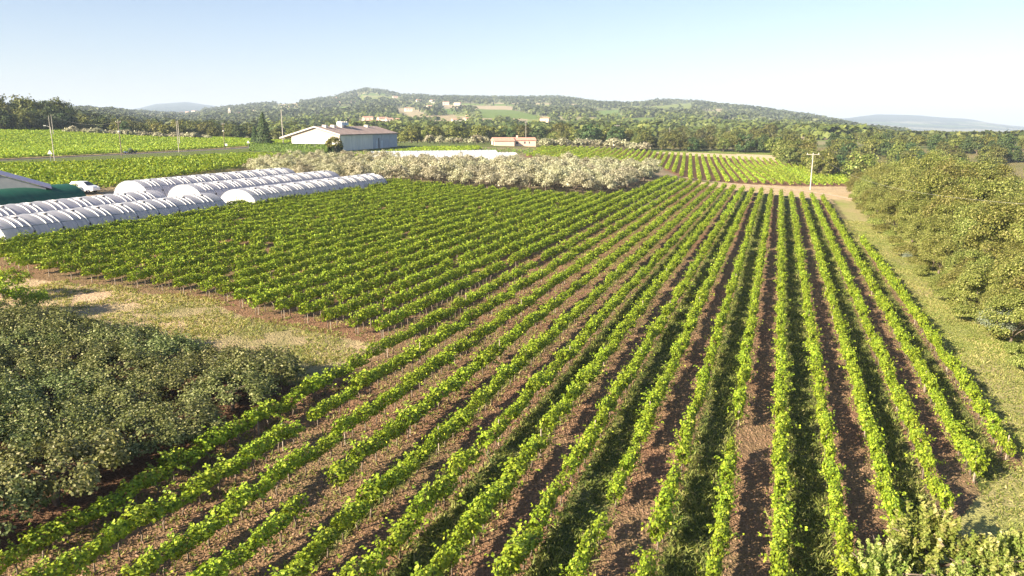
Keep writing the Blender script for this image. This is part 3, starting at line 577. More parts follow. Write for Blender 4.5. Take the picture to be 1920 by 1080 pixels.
# ------------------------------------------------------------ belts of trees in the middle distance
FC = {'w': [crown('crown', 500 + i, WOOD, 1900, 0.68, 8.0, 8.6, 0.2, 54, 1.35, (0.5, 0.25), -0.75, 0.5) for i in range(7)],
      'b': [crown('crown', 520 + i, BELT, 1900, 0.68, 8.0, 8.0, 0.1, 54, 1.35, (0.42, 0.25), -0.8, 0.4) for i in range(5)],
      'd': [crown('crown', 530 + i, DARK, 1800, 0.7, 8.0, 8.4, 0.2, 50, 1.4, (0.6, 0.25), -0.75, 0.4) for i in range(4)],
      'o': [crown('crown', 540 + i, OLIV, 420, 0.75, 5.2, 3.8, 0.3, 34, 0.9, (0.48, 0.25), -0.5, 0.2) for i in range(4)]}
FT = [trunk_mesh(550 + i, 3.4, 0.25, 5, 2.0, 2.0) for i in range(3)]
def belt_line(desc, pts, n, kinds, sc, group, name='tree', cat='tree', jx=4, seed=0, depth=12, dz=-0.2):
    """trees scattered along a line of ground points"""
    rd = random.Random(seed); P = [Vector(p) for p in pts]; L = [(b - a).length for a, b in zip(P[:-1], P[1:])]; T = sum(L); out = []
    for i in range(n):
        t = (i + rd.uniform(0.1, 0.9)) / n * T; k = 0
        while k < len(L) - 1 and t > L[k]: t -= L[k]; k += 1
        d = (P[k + 1] - P[k]).normalized(); u = P[k] + d * t; nrm = Vector((-d.y, d.x)); u += nrm * rd.uniform(-0.5, 0.5) * depth; out.append((u.x, u.y))
    out.sort(key=lambda a: a[0] / a[1])
    for i, (x, y) in enumerate(out):
        kd = rd.choice(kinds); ad = {'w': 'olive-green', 'b': 'light green', 'd': 'dark green', 'o': 'silvery'}[kd]
        plant(name, '%s tree %s, %s from the left' % (ad, desc, ordn(i + 1)), cat, x, y, FC[kd], FT if kd != 'o' else OLT, rd, sc * rd.uniform(0.75, 1.2), group, dz)
def D_(*pd): return [atD(a, b) for a, b in pd]
belt_line('in front of the dark wood, far left', D_((-30, 440), (60, 450), (118, 465)), 12, 'wddw', 1.15, 'front trees of the wood far left', seed=1)
belt_line('rear of the dark wood, far left', D_((-30, 480), (60, 495), (105, 510)), 12, 'wwd', 1.5, 'rear trees of the wood far left', seed=2)
belt_line('close behind the roadside vineyard', D_((118, 475), (200, 470), (300, 455), (400, 450), (470, 445)), 34, 'wwbd', 0.86, 'trees behind the roadside vineyard', seed=3, depth=16)
belt_line('farther behind the roadside vineyard', D_((130, 540), (250, 540), (350, 520), (470, 520)), 30, 'wwbwd', 0.95, 'rear trees behind the roadside vineyard', seed=4, depth=30)
belt_line('in the low hedge beyond the road', D_((118, 428), (200, 425), (300, 420), (395, 415)), 34, 'o', 0.82, 'olive hedge behind the roadside vineyard', 'olive_tree', 'olive tree', seed=5, depth=3)
belt_line('behind the barn', D_((520, 420), (600, 430), (680, 440), (745, 450)), 16, 'wwbd', 0.8, 'trees behind the barn', seed=6, depth=30)
belt_line('between the barn and the pink house', D_((745, 430), (830, 440), (930, 450)), 22, 'bbw', 1.0, 'trees between barn and pink house', seed=7, depth=24)
belt_line('behind the pink house and the olive hedge', D_((930, 470), (1050, 460), (1150, 445), (1230, 440)), 34, 'wwbd', 1.05, 'trees behind the pink house', seed=8, depth=34)
belt_line('of the silvery hedge left of the pink house', D_((800, 388), (935, 385)), 12, 'o', 0.95, 'olive hedge left of the pink house', 'olive_tree', 'olive tree', seed=9, depth=3)
belt_line('of the silvery hedge right of the pink house', H_((1018, 276), (1100, 276), (1180, 281), (1212, 284)), 20, 'o', 1.05, 'olive hedge right of the pink house', 'olive_tree', 'olive tree', seed=10, depth=3)
belt_line('close behind the pale stubble strip', H_((1190, 281), (1250, 281), (1330, 283), (1480, 285)), 30, 'wwbd', 0.85, 'front trees behind the stubble strip', seed=11, depth=14)
belt_line('well behind the pale stubble strip', D_((1240, 560), (1400, 560), (1500, 540)), 22, 'wwb', 1.0, 'rear trees behind the stubble strip', seed=12, depth=40)
belt_line('at the right-hand edge of the far vineyard', D_((1482, 395), (1500, 350), (1540, 320), (1590, 295), (1615, 280)), 22, 'bbwb', 0.95, 'trees edging the far vineyard', seed=13, depth=14)
belt_line('just behind the right-hand belt', D_((1560, 360), (1650, 330), (1760, 320), (1880, 330), (1960, 340)), 26, 'wwbd', 0.82, 'front trees above the right-hand belt', seed=14, depth=30)
belt_line('well behind the right-hand belt', D_((1530, 460), (1650, 430), (1760, 400), (1950, 400)), 30, 'wwbd', 0.74, 'rear trees above the right-hand belt', seed=15, depth=50)
belt_line('in the hollow right of the far vineyard', D_((1520, 420), (1600, 380), (1700, 360)), 24, 'wbbd', 0.85, 'trees in the hollow right of the far vineyard', seed=17, depth=60)
belt_line('in the deep wood at the far right', D_((1640, 500), (1750, 460), (1950, 430)), 30, 'wwbd', 0.72, 'trees of the deep wood at the far right', seed=18, depth=60)
belt_line('on the skyline of the far right wood', D_((1600, 600), (1720, 560), (1850, 520), (1960, 480)), 26, 'wwbd', 0.72, 'skyline trees at the right', seed=16, depth=50)
# ------------------------------------------------------------ wooded hillsides (uncountable)
def hillwood(name, label, x0, x1, d0, d1, n, seed, mat, size, ht, pf):
    rng = np.random.default_rng(seed); px = rng.uniform(x0, x1, n); dd = np.exp(rng.uniform(math.log(d0), math.log(d1), n))
    rx, ry, _ = ray(px, np.full(n, 235.)); s = dd / np.hypot(rx, ry); X = rx * s; Y = ry * s
    Z = terr(X, Y); qx, qy = proj(X, Y, Z)
    ok = np.ones(n, bool)
    for c, poly in GF: ok &= ~inpoly(qx, qy - 1.0, poly)
    cr_, ce = cells(X, Y); ok &= ((cr_ < 0.47) & (fbm(X / 60, Y / 60, seed) > 0.40)) | (ce < 7) | (rng.random(n) < 0.05) | (qy + 0 < np.interp(qx, SKX, SKY) + 9)
    X = X[ok]; Y = Y[ok]; Z = Z[ok]; n = len(X); k = 14
    hs = rng.uniform(0.7, 1.35, n) * ht; d = rng.normal(0, 1, (n, k, 3)); d /= np.linalg.norm(d, axis=2)[..., None]; d[..., 2] = np.abs(d[..., 2]) 
    P = np.stack([X, Y, Z], 1)[:, None] + d * hs[:, None, None] * np.array([0.55, 0.55, 0.75]) + np.array([0, 0, 0.22]) * hs[:, None, None]
    tb = rng.uniform(0.2, 0.7, n)[:, None] + rng.normal(0, 0.12, (n, k))
    V, Q = leaves(rng, P.reshape(-1, 3), d.reshape(-1, 3) + [0, 0, 0.3], size, 0.95, 0.35)
    V = np.asarray(V); return tag(link(name, qmesh(name, V, Q, mat, np.repeat(np.clip(tb.ravel(), 0, 1), 4))), label, 'woodland', None, 'stuff')
SKX = np.array([400, 500, 580, 640, 690, 760, 850, 960, 1080, 1160, 1230, 1300, 1400, 1500, 1570, 1640, 1700])
SKY = np.array([207, 192, 188, 176, 165, 176, 180, 180, 187, 196, 188, 188, 200, 212, 226, 242, 252])
hillwood('woodland', 'olive-green woods and copses on the lower slopes of the hill', 480, 1640, 620, 1500, 7500, 71, WOOD, 4.6, 9, 0.55)
hillwood('woodland', 'dark wood covering the upper hill and its ridge', 380, 1700, 1400, 3500, 12500, 72, HILLW, 6.0, 12, 0.49)
hillwood('woodland', 'scattered woods on the low rise behind the trees at left', 100, 520, 600, 3300, 5200, 73, HILLW, 5.0, 9, 0.42)
hillwood('woodland', 'flat woods far off on the plain at right', 1560, 2000, 650, 3800, 5200, 74, WOOD, 4.5, 6.5, 0.42)
# ------------------------------------------------------------ plastic tunnels
def film(name, cols, trans, alpha=1.0, rough=0.35):
    m, n, l = newmat(name); tc = n.new('ShaderNodeTexCoord'); nz = n.new('ShaderNodeTexNoise'); nz.inputs['Scale'].default_value = 0.7; nz.inputs['Detail'].default_value = 4
    mp = n.new('ShaderNodeMapping'); mp.inputs['Scale'].default_value = (0.4, 2.5, 0.4); l.new(tc.outputs['Object'], mp.inputs[0]); l.new(mp.outputs[0], nz.inputs['Vector'])
    r = n.new('ShaderNodeValToRGB'); r.color_ramp.elements[0].color = (*cols[0], 1); r.color_ramp.elements[1].color = (*cols[1], 1); r.color_ramp.elements[0].position = .35; r.color_ramp.elements[1].position = .65
    l.new(nz.outputs[0], r.inputs[0])
    b = n.new('ShaderNodeBsdfPrincipled'); b.inputs['Roughness'].default_value = rough; b.inputs['Specular IOR Level'].default_value = 0.45; l.new(r.outputs[0], b.inputs['Base Color'])
    t = n.new('ShaderNodeBsdfTranslucent'); l.new(r.outputs[0], t.inputs[0]); mx = n.new('ShaderNodeMixShader'); mx.inputs[0].default_value = trans; l.new(b.outputs[0], mx.inputs[1]); l.new(t.outputs[0], mx.inputs[2])
    o = n.new('ShaderNodeOutputMaterial'); l.new(mx.outputs[0], o.inputs[0]); return m
PLAST = film('white_film', ((0.74, 0.72, 0.78), (0.52, 0.54, 0.62)), 0.5)
PLCLR = film('bright_film', ((0.88, 0.87, 0.86), (0.84, 0.83, 0.83)), 0.25, rough=0.25)
NET = film('green_net', ((0.008, 0.085, 0.055), (0.012, 0.11, 0.07)), 0.15, rough=0.6)
STEEL = surf('galvanised_hoop', (0.22, 0.24, 0.29), (0.3, 0.32, 0.37), 3, 0.5, metal=0.3)
RUST = surf('rusty_door', (0.16, 0.05, 0.03), (0.25, 0.08, 0.05), 4, 0.8)
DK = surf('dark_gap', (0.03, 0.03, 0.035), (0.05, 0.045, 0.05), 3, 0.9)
def arc(w, h, t, k=1.0):      # t 0..1 over the hoop, straight foot then round
    a = math.pi * t; return (-math.cos(a) * w / 2 * k, (abs(math.sin(a)) ** 0.82) * h * k)
def tunnel(label, p, q0, q1, w, h, bay=3.6, mat=None, endmat=None, cap0=True, seed=0, folds=True, axis=None, org=None, outer=None, group='white plastic tunnels'):
    rd = random.Random(seed)
    if org is None: x0, y0 = xy(p, q0); rz = -PHI
    else: (x0, y0), rz = org, axis
    L = q1 - q0; t = thing('polytunnel', label, 'polytunnel', (x0, y0, float(terr(x0, y0)) - 0.05), rz, group)
    mat = mat or PLAST; NY = int(L / 0.45); NT = 22; V = []
    for j in range(NY + 1):
        y = L * j / NY; b = (y % bay) / bay; s = 1 - 0.014 * (1 - math.sin(math.pi * b) ** 0.5) + rd.uniform(-.003, .003)
        s -= 0.012 * abs(math.sin(y / bay * 2 * math.pi * 2)) ** 0.3 * 0
        for i in range(NT + 1):
            X, Z = arc(w, h, i / NT, s); V.append((X, y, Z * (1 + rd.uniform(-.004, .004))))
    Q = [(j * (NT + 1) + i, j * (NT + 1) + i + 1, (j + 1) * (NT + 1) + i + 1, (j + 1) * (NT + 1) + i) for j in range(NY) for i in range(NT)]
    link('film', qmesh('film', V, np.array(Q), mat, smooth=True), t)
    hp = MB(); hp.tube([(arc(w, h, i / 20, 1.004)[0], 0, arc(w, h, i / 20, 1.004)[1]) for i in range(21)], 0.035, 5); hm = hp.mesh('hoop', STEEL)
    def crease(tt0, tt1, wd):
        m = MB(); n = 12; vs = []
        for i in range(n + 1):
            u = tt0 + (tt1 - tt0) * i / n; k = wd * (1 - 0.75 * i / n) + 0.03
            X, Z = arc(w, h, u, 1.012); vs += [(X, -k, Z - 0.02), (X * 1.006, 0, Z + 0.06), (X, k, Z - 0.02)]
        m.add(vs, [(i * 3 + c, i * 3 + c + 1, i * 3 + c + 4, i * 3 + c + 3) for i in range(n) for c in (0, 1)]); return m.mesh('fold', PLCLR)  # gathered film; its sheen is put into the brighter white
    big = crease(0.52, 0.84, 0.15); small = crease(0.56, 0.78, 0.015)
    vm = MB().box(-0.10, 0.10, -0.16, 0.16, 0, 0.10).mesh('vent', DK); cm = MB().box(-0.05, 0.05, -0.07, 0.07, -0.22, 0.06).mesh('clip', DK)
    nb = int(L / bay)
    if outer: hp = MB(); hp.tube([(arc(w, h, i / 20, 1.0)[0], 0, arc(w, h, i / 20, 1.0)[1]) for i in range(21)], 0.11, 5); hm = hp.mesh('hoop', STEEL)
    if not folds and not outer: hp = MB(); hp.tube([(arc(w, h, i / 20, 0.955)[0], 0, arc(w, h, i / 20, 0.955)[1]) for i in range(21)], 0.035, 5); hm = hp.mesh('hoop', STEEL)
    for k in range(nb + 1):
        y = min(k * bay, L)
        link('hoop', hm, t, (0, y, 0))
        if k < nb and bay > 3: link('hoop', hm, t, (0, y + bay / 2, 0))
        if folds and k > 0 and k < nb + 1:
            link('fold', big, t, (0, y - 0.25, 0))
            for m_ in range(2): link('fold', small, t, (0, y - 1.0 - m_ * 0.9 + rd.uniform(-.1, .1), 0))
            X, Z = arc(w, h, 0.60, 1.02); link('vent', vm, t, (X, y - 0.45, Z - 0.03))
            X, Z = arc(w, h, 0.86, 1.03); link('clip', cm, t, (X, y - 0.2, Z))
    link('ridge_tube', MB().tube([(0, 0, h * 0.955), (0, L, h * 0.955)], 0.04, 5).mesh('ridge_tube', STEEL), t)
    X, Z = arc(w, h, 0.78, 1.0 if folds else 0.95); link('side_rail', MB().tube([(X, 0, Z), (X, L, Z)], 0.045, 5).mesh('side_rail', STEEL), t)
    for y, s in ((0, 1), (L, -1)):
        m = MB(); pts = [arc(w, h, i / 22, 0.985) for i in range(23)]; m.add([(a, y + s * 0.02, c) for a, c in pts] + [(0, y - s * 0.12, h * 0.45)], [(i, i + 1, 23) for i in range(22)] + [(22, 0, 23)])
        e = m.part('end_wall', endmat or PLCLR, t)
        link('door_frame', MB().tube([(0.0, y - s * 0.14, 0), (0.0, y - s * 0.14, h * 0.7)], 0.04, 5).mesh('door_frame', STEEL), e)
    return t
TG = 'white plastic tunnels beside the large vineyard'
tunnel('white plastic tunnel nearest the vines, the longest one running out of the left edge', 80.6, 56.5, 91, 7.4, 3.1, 3.6, seed=1, group=TG)
tunnel('second white plastic tunnel from the vines, ending behind the nearest one', 88.3, 50, 88, 7.4, 3.1, 3.6, seed=2, group=TG)
tunnel('tunnel with bright end wall, nearest the vines in the farther group of three', 80.2, 97, 139.5, 7.4, 3.2, 3.5, seed=3, group=TG)
tunnel('middle tunnel of the farther group of three white plastic tunnels', 89.6, 96, 137, 7.4, 3.2, 3.5, seed=4, group=TG)
tunnel('rearmost tunnel of the farther group of three, beside the dense vines', 98.6, 94, 134.5, 7.4, 3.2, 3.5, seed=5, group=TG)
tunnel('tunnel covered with dark green netting at the left edge', 100.3, 55, 84.0, 8.0, 3.3, 4.2, NET, NET, seed=6, folds=False, group='green tunnel')
o = thing('tunnel_door', 'rust-red door leaf leaning at the end of the nearest tunnel, left edge', 'door', (*hit(6, 455), float(terr(*hit(6, 455)))), -PHI + 0.4)
MB().box(-0.9, 0.0, -0.04, 0.04, 0.2, 2.1).part('panel', RUST, o); MB().box(0.02, 0.09, -0.05, 0.05, 0, 2.2).part('frame', STEEL, o)
a = Vector((-37, 226.6)); b = Vector((-3.5, 238)); d = (b - a); ang = math.atan2(-d.x, d.y)
for i in range(2):
    nrm = Vector((-d.y, d.x)).normalized() * (i * 8.2 - 2); oo = a + nrm + d.normalized() * (-4 * i)
    tunnel('%s white tunnel running crossways behind the olive grove' % ('front' if i == 0 else 'rear'), 0, 0, d.length + 4, 7.8, 3.1, 4.6, PLCLR, PLCLR, seed=8 + i, folds=False, outer=True, axis=ang, org=(oo.x, oo.y), group='white tunnels behind the olives')
# ------------------------------------------------------------ barn
BW = surf('white_render', (0.82, 0.80, 0.76), (0.74, 0.71, 0.66), 0.6, 0.9); BG = surf('gable_panel', (0.56, 0.47, 0.40), (0.50, 0.42, 0.36), 0.7, 0.9)
BS = surf('grey_panel', (0.56, 0.58, 0.56), (0.68, 0.69, 0.64), 0.5, 0.8, stretch=(1, 1, 0.3)); BS2 = surf('blue_panel', (0.30, 0.36, 0.44), (0.38, 0.44, 0.50), 0.6, 0.7)
BR = surf('fibre_cement_roof', (0.34, 0.245, 0.21), (0.42, 0.33, 0.29), 0.35, 0.95, wave=('Y', 1.2), bump=0.5); TRIM = surf('pale_trim', (0.62, 0.56, 0.52), (0.55, 0.50, 0.46), 1, 0.7)
c0 = Vector((-63.9, 282.2)); c1 = Vector((-51.2, 339)); dv = (c1 - c0); BLn = dv.length; ra = math.atan2(-dv.x, dv.y); zb = float(terr(-64, 285))
bn = thing('barn', 'long agricultural barn with white gable, brown ridged roof and blue-grey panelled side', 'barn', (c0.x, c0.y, zb), ra)
wv_, eh, ah = 19.5, 6.1, 8.9        # width, eaves, apex
MB().prism([(-wv_, 0), (0, 0), (0, 4.7), (-wv_, 4.7)], 0, 0.3).part('gable_wall', BW, bn)
MB().prism([(-wv_, 4.7), (0, 4.7), (0, eh), (-wv_ / 2, ah - 0.15), (-wv_, eh - .2)], 0.02, 0.28).part('gable_panel', BG, bn)
sw = BLn * 0.53; n = 6
for k in range(n): MB().box(-0.2, 0, 0.32 + k * sw / n, 0.32 + (k + 1) * sw / n - 0.14, 0, eh - 0.05).part('side_panel', BS, bn)
for k in range(3):
    y0 = sw + 0.4 + k * (BLn - sw) / 3; MB().box(-0.26, -0.04, y0, y0 + (BLn - sw) / 3 - 0.18, 0, eh - 0.05).part('side_panel', BS2, bn)
MB().box(-0.3, -0.21, 0.3, BLn, 0, eh - 0.05).part('inner_frame', DK, bn)
MB().prism([(-wv_, 0), (-0.2, 0), (-0.2, eh), (-wv_ / 2, ah - 0.15), (-wv_, eh)], BLn - 0.2, BLn).part('rear_wall', BW, bn)
MB().box(-wv_, -wv_ + 0.2, 0.3, BLn - 0.2, 0, eh - 0.1).part('side_wall', BW, bn)
for k, (y0, w0) in enumerate(((sw + 3.5, 1.2), (sw + 9, 1.5))): MB().box(-0.03, 0.03, y0, y0 + w0, 0, 3.2).part('window', surf('dusty_glass%d' % k, (0.45, 0.62, 0.75), (0.25, 0.35, 0.45), 2, 0.3), bn)
MB().box(-0.03, 0.05, sw + 6, sw + 6.9, 0, 4.2).part('door', DK, bn)
sl_ = (ah - eh) / (wv_ / 2); rf = MB()
rf.prism([(0.5, eh - 0.16), (0.5, eh + 0.02), (-wv_ / 2, ah + 0.2), (-wv_ / 2, ah)], -0.5, BLn + 0.4); roof = rf.part('roof', BR, bn)
MB().prism([(-wv_ / 2 - 0.01, ah), (-wv_ / 2 - 0.01, ah + 0.2), (-wv_ - 4.6, ah - (wv_ / 2 + 4.6) * sl_ + 0.2), (-wv_ - 4.6, ah - (wv_ / 2 + 4.6) * sl_)], -0.5, BLn * 0.9).part('roof', BR, bn)
for s_ in (0, 1):
    xa, xb = (0.55, -wv_ / 2) if s_ == 0 else (-wv_ - 4.6, -wv_ / 2); za = ah - abs(xa + wv_ / 2) * sl_
    MB().prism([(xa, za - 0.25), (xa, za + 0.26), (xb, ah + 0.26), (xb, ah - 0.25)], -0.75, -0.52).part('bargeboard', TRIM, bn)
MB().box(0.45, 0.62, -0.5, BLn + 0.4, eh - 0.32, eh - 0.08).part('gutter', surf('gutter', (0.12, 0.11, 0.11), None, 2, 0.6), bn)
for y0 in (5, 12, 19, 44):
    v = MB(); v.prism([(-wv_ / 2 + 0.4, ah - 0.1), (-wv_ / 2 + 0.4, ah + 0.75), (-wv_ / 2 + 2.0, ah + 0.65), (-wv_ / 2 + 2.0, ah - 0.7)], y0, y0 + 1.6); v.part('roof_vent', TRIM, roof)
tk = thing('roof_unit', 'blue-white cooling unit standing on the ridge of the barn roof', 'cooling unit', tuple(bn.matrix_basis @ Vector((0, 0, 0))), ra)
Mb = Matrix.Rotation(ra, 4, 'Z'); u = Mb @ Vector((-wv_ / 2, 24, 0)); tk.location = (c0.x + u.x, c0.y + u.y, zb + ah + 0.12)
MB().box(-1.1, 1.1, -3.2, 3.2, 0.35, 1.6).part('casing', surf('unit_casing', (0.35, 0.50, 0.66), (0.6, 0.68, 0.75), 1.4, 0.6), tk)
for k in range(4):
    MB().box(-1.0, 1.0, -3.0 + k * 1.6, -2.2 + k * 1.6, 1.62, 1.95).part('fan_housing', TRIM, tk)
    MB().box(-0.9, -0.7, -2.9 + k * 1.9, -2.7 + k * 1.9, 0, 0.34).part('leg', STEEL, tk)
# hedge, conifer and tree in front of the barn
def hedge(name, label, a, b, w, h, n, mat, seed):
    rng = np.random.default_rng(seed); a = Vector(a); b = Vector(b); d = (b - a); L = d.length; f = rng.random(n)
    x = rng.uniform(-w / 2, w / 2, n); y = rng.uniform(0, L, n); z = rng.uniform(0.1, h, n); N = np.zeros((n, 3))
    t = f < 0.35; z[t] = h + rng.normal(0, .06, t.sum()); N[t] = [0, 0, 1]; s = (f >= 0.35) & (f < 0.9); sg = np.where(rng.random(s.sum()) < .5, -1, 1); x[s] = sg * w / 2 + rng.normal(0, .06, s.sum()); N[s, 0] = sg
    e = f >= 0.9; sg = rng.random(e.sum()) < .5; y[e] = np.where(sg, 0, L); N[e, 1] = np.where(sg, -1, 1)
    V, Q = leaves(rng, np.stack([x, y, z], 1), N, 0.5, 0.9, 0.45)
    return tag(link(name, qmesh(name, V, Q, mat, np.repeat(np.clip(rng.normal(.55, .25, n), 0, 1), 4)), None, (a.x, a.y, float(terr(a.x, a.y))), math.atan2(-d.x, d.y)), label, 'hedge')
hedge('clipped_hedge', 'long clipped green hedge in front of the white barn gable', hit(472, 283), hit(618, 287), 2.2, 2.7, 9000, HEDG, 61)
hedge('clipped_hedge', 'short dark return of the hedge running back towards the barn corner', hit(620, 287), (hit(620, 287)[0] + 1.5, hit(620, 287)[1] + 9), 2.0, 2.6, 1800, DARK, 62)
rd = random.Random(8)
T1 = [crown('crown', 601, BELT, 1800, 0.5, 6.0, 5.2, 1.0, 46, 0.9, (0.45, 0.25), -0.4, 0.3)]
x, y = hit(628, 287); plant('broadleaf_tree', 'small round tree at the corner of the barn by the hedge end', 'tree', x, y, T1, OLT, rd, 0.85)
def conifer(seed, n, leaf, w, h):
    rng = np.random.default_rng(seed); z = h * (1 - np.sqrt(rng.random(n))) * 0.97; tier = 0.75 + 0.35 * np.abs(np.sin(z * 3.2 / 1.3 + rng.normal(0, .2, n))); r = (1 - z / h) * w / 2 * tier * rng.uniform(0.7, 1.05, n)
    a = rng.uniform(0, 6.283, n); r = r * (0.85 + 0.3 * vnoise(a * 2, z, seed)); P = np.stack([np.cos(a) * r, np.sin(a) * r, z + 0.5], 1); N = np.stack([np.cos(a), np.sin(a), a * 0 + 0.7], 1)
    V, Q = leaves(rng, P, N, leaf, 0.6, 0.5); return qmesh('crown', V, Q, DARK, np.repeat(np.clip(rng.normal(.5, .25, n), 0, 1), 4))
CN = [conifer(1, 2600, 0.7, 8.5, 15)]; CT_ = [trunk_mesh(620, 9, 0.2, 0, 1, 1, lean=0.03)]
x, y = atD(493, 345); plant('conifer', 'dark pointed conifer left of the barn', 'conifer', x, y, CN, CT_, rd, 0.98)
x, y = atD(476, 360); plant('conifer', 'smaller dark conifer standing just left of the pointed one', 'conifer', x, y, CN, CT_, rd, 0.62)
CY = [conifer(3, 900, 0.7, 2.6, 11)]
for a, D, s, lb in ((1690, 300, 1.15, 'narrow cypress rising above the right-hand wood'), (21, 520, 1.1, 'cypress on the skyline at the far left, the left one'), (28, 530, 0.9, 'cypress on the skyline at the far left, the right one'), (204, 620, 1.1, 'dark cypress behind the roadside trees left of centre'), (585, 540, 1.1, 'dark cypress behind the barn')):
    x, y = atD(a, D); plant('cypress', lb, 'cypress', x, y, CY, CT_, rd, s)
# ------------------------------------------------------------ houses
TILE = surf('clay_tiles', (0.62, 0.33, 0.25), (0.50, 0.27, 0.20), 1.2, 0.9, wave=('X', 2.0), bump=0.3); PINK = surf('pink_render', (0.70, 0.50, 0.40), (0.76, 0.57, 0.46), 0.8, 0.9)
CREAM = surf('cream_render', (0.74, 0.66, 0.56), (0.68, 0.6, 0.5), 0.5, 0.9); GLS = surf('dark_window', (0.06, 0.06, 0.07), (0.1, 0.1, 0.12), 3, 0.3)
def block(t, x0, x1, y0, y1, h, rise, wall, roofm, wins=()):
    w = MB().box(x0, x1, y0, y1, -1.5, h).part('wall', wall, t); ym = (y0 + y1) / 2; o_ = 0.4
    r = MB(); n = 0
    r.add([(x0 - o_, y0 - o_, h), (x1 + o_, y0 - o_, h), (x1 + o_, y1 + o_, h), (x0 - o_, y1 + o_, h), (x0 - o_, ym, h + rise), (x1 + o_, ym, h + rise)],
          [(0, 1, 5, 4), (3, 4, 5, 2), (0, 4, 3), (1, 2, 5), (3, 2, 1, 0)]); rf_ = r.part('roof', roofm, t)
    for (a, b, z0, z1) in wins: MB().box(a, b, y0 - 0.04, y0 + 0.1, z0, z1).part('window', GLS, t)
    return rf_
hx, hy = -3.6, 372.0; hz = float(terr(hx, hy))
h = thing('pink_house', 'low pink bungalow with clay-tile roof among the vines', 'house', (hx - 4, hy, hz), math.radians(10))
block(h, -1.2, 8.6, -1.5, 9, 2.3, 1.7, PINK, TILE); rf_ = block(h, 8.8, 20, 1.5, 9.2, 2.5, 1.4, PINK, TILE, ((10, 11.2, .6, 1.9), (14.0, 14.8, .9, 1.9), (16.4, 17.0, .9, 1.9)))
MB().box(11.0, 11.8, 5.8, 6.6, 3.0, 4.9).part('chimney', PINK, rf_)
MB().box(-1.3, -1.15, 1, 3.4, 0, 2.4).part('door', GLS, h)
HW = [(741, 184), (760, 179), (775, 180), (785, 191), (811, 193), (806, 204), (766, 209), (720, 230), (730, 231), (740, 234), (799, 234), (855, 230), (876, 229), (880, 222), (642, 179), (630, 187), (640, 196), (665, 194), (717, 227), (1271, 189), (1490, 232), (1457, 251), (139, 213), (150, 209), (365, 212), (352, 214), (378, 215), (340, 213), (836, 197), (858, 197), (700, 233), (662, 232), (690, 228), (752, 231), (1022, 230), (397, 216), (446, 217)]
HW.sort(); rdh = random.Random(77)
for k, (a, b) in enumerate(HW):
    x, y = hit(a, b); D = math.hypot(x, y); s = (1.0 if D > 900 else 0.7)
    if D > 5000: continue
    z = float(terr(x, y)); w = rdh.uniform(12, 19) * s * (D / 1700) ** 0.5; dpt = w * 0.6; hh = rdh.uniform(4.5, 7) * s * (D / 1700) ** 0.35
    pos = 'far hillside' if a > 450 else 'low rise at left'
    t = thing('farmhouse', 'pale tile-roofed house on the %s, %s from the left' % (pos, ordn(k + 1)), 'house', (x, y, z), rdh.uniform(-0.6, 0.6), 'houses on the far slopes')
    block(t, -w / 2, w / 2, -dpt / 2, dpt / 2, hh, 1.6, CREAM if rdh.random() < 0.75 else PINK, TILE, ((-w * .3, -w * .2, hh * .4, hh * .75), (w * .1, w * .2, hh * .4, hh * .75)))
x, y = atD(432, 1650); z = float(terr(x, y)); t = thing('bell_tower', 'slim pale church tower with pointed top on the village rise at left', 'tower', (x, y, z), 0.3)
MB().box(-2.4, 2.4, -2.4, 2.4, -2, 16).part('shaft', CREAM, t); MB().box(-2.8, 2.8, -2.8, 2.8, 16.02, 17).part('cornice', CREAM, t)
m = MB(); m.add([(-2.3, -2.3, 17), (2.3, -2.3, 17), (2.3, 2.3, 17), (-2.3, 2.3, 17), (0, 0, 24)], [(0, 1, 4), (1, 2, 4), (2, 3, 4), (3, 0, 4)]); m.part('spire', CREAM, t)
MB().box(-0.7, 0.7, -2.45, -2.3, 11, 14).part('belfry_opening', GLS, t)
# grey shed at the left edge
sx, sy = atD(8, 126); sz = float(terr(sx, sy)); t = thing('shed', 'grey open-fronted shed with blue-purple metal roof at the left edge', 'shed', (sx, sy, sz + 0.35), math.radians(32))
SHW = surf('shed_wall', (0.36, 0.36, 0.36), (0.3, 0.3, 0.31), 1, 0.9); SHR = surf('shed_roof', (0.20, 0.20, 0.33), (0.26, 0.25, 0.38), 1, 0.5, metal=0.3, wave=('X', 3), bump=0.3)
MB().prism([(-9, 0), (-8.6, 0), (-8.6, 2.6), (0, 2.6), (0, 0), (3.9, 0), (3.9, 2.7), (-3, 5.3), (-9, 5.3)], 0, 0.3).part('front_wall', SHW, t)
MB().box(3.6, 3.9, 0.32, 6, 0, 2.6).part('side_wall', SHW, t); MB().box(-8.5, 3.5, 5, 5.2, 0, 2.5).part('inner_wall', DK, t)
MB().prism([(4.6, 2.55), (4.6, 2.8), (-3, 5.6), (-10, 5.6), (-10, 5.35), (-3, 5.35)], -0.25, 6.2).part('roof', SHR, t)
MB().box(0.02, 3.58, 0.05, 0.2, 2.0, 2.1).part('lintel', SHR, t)
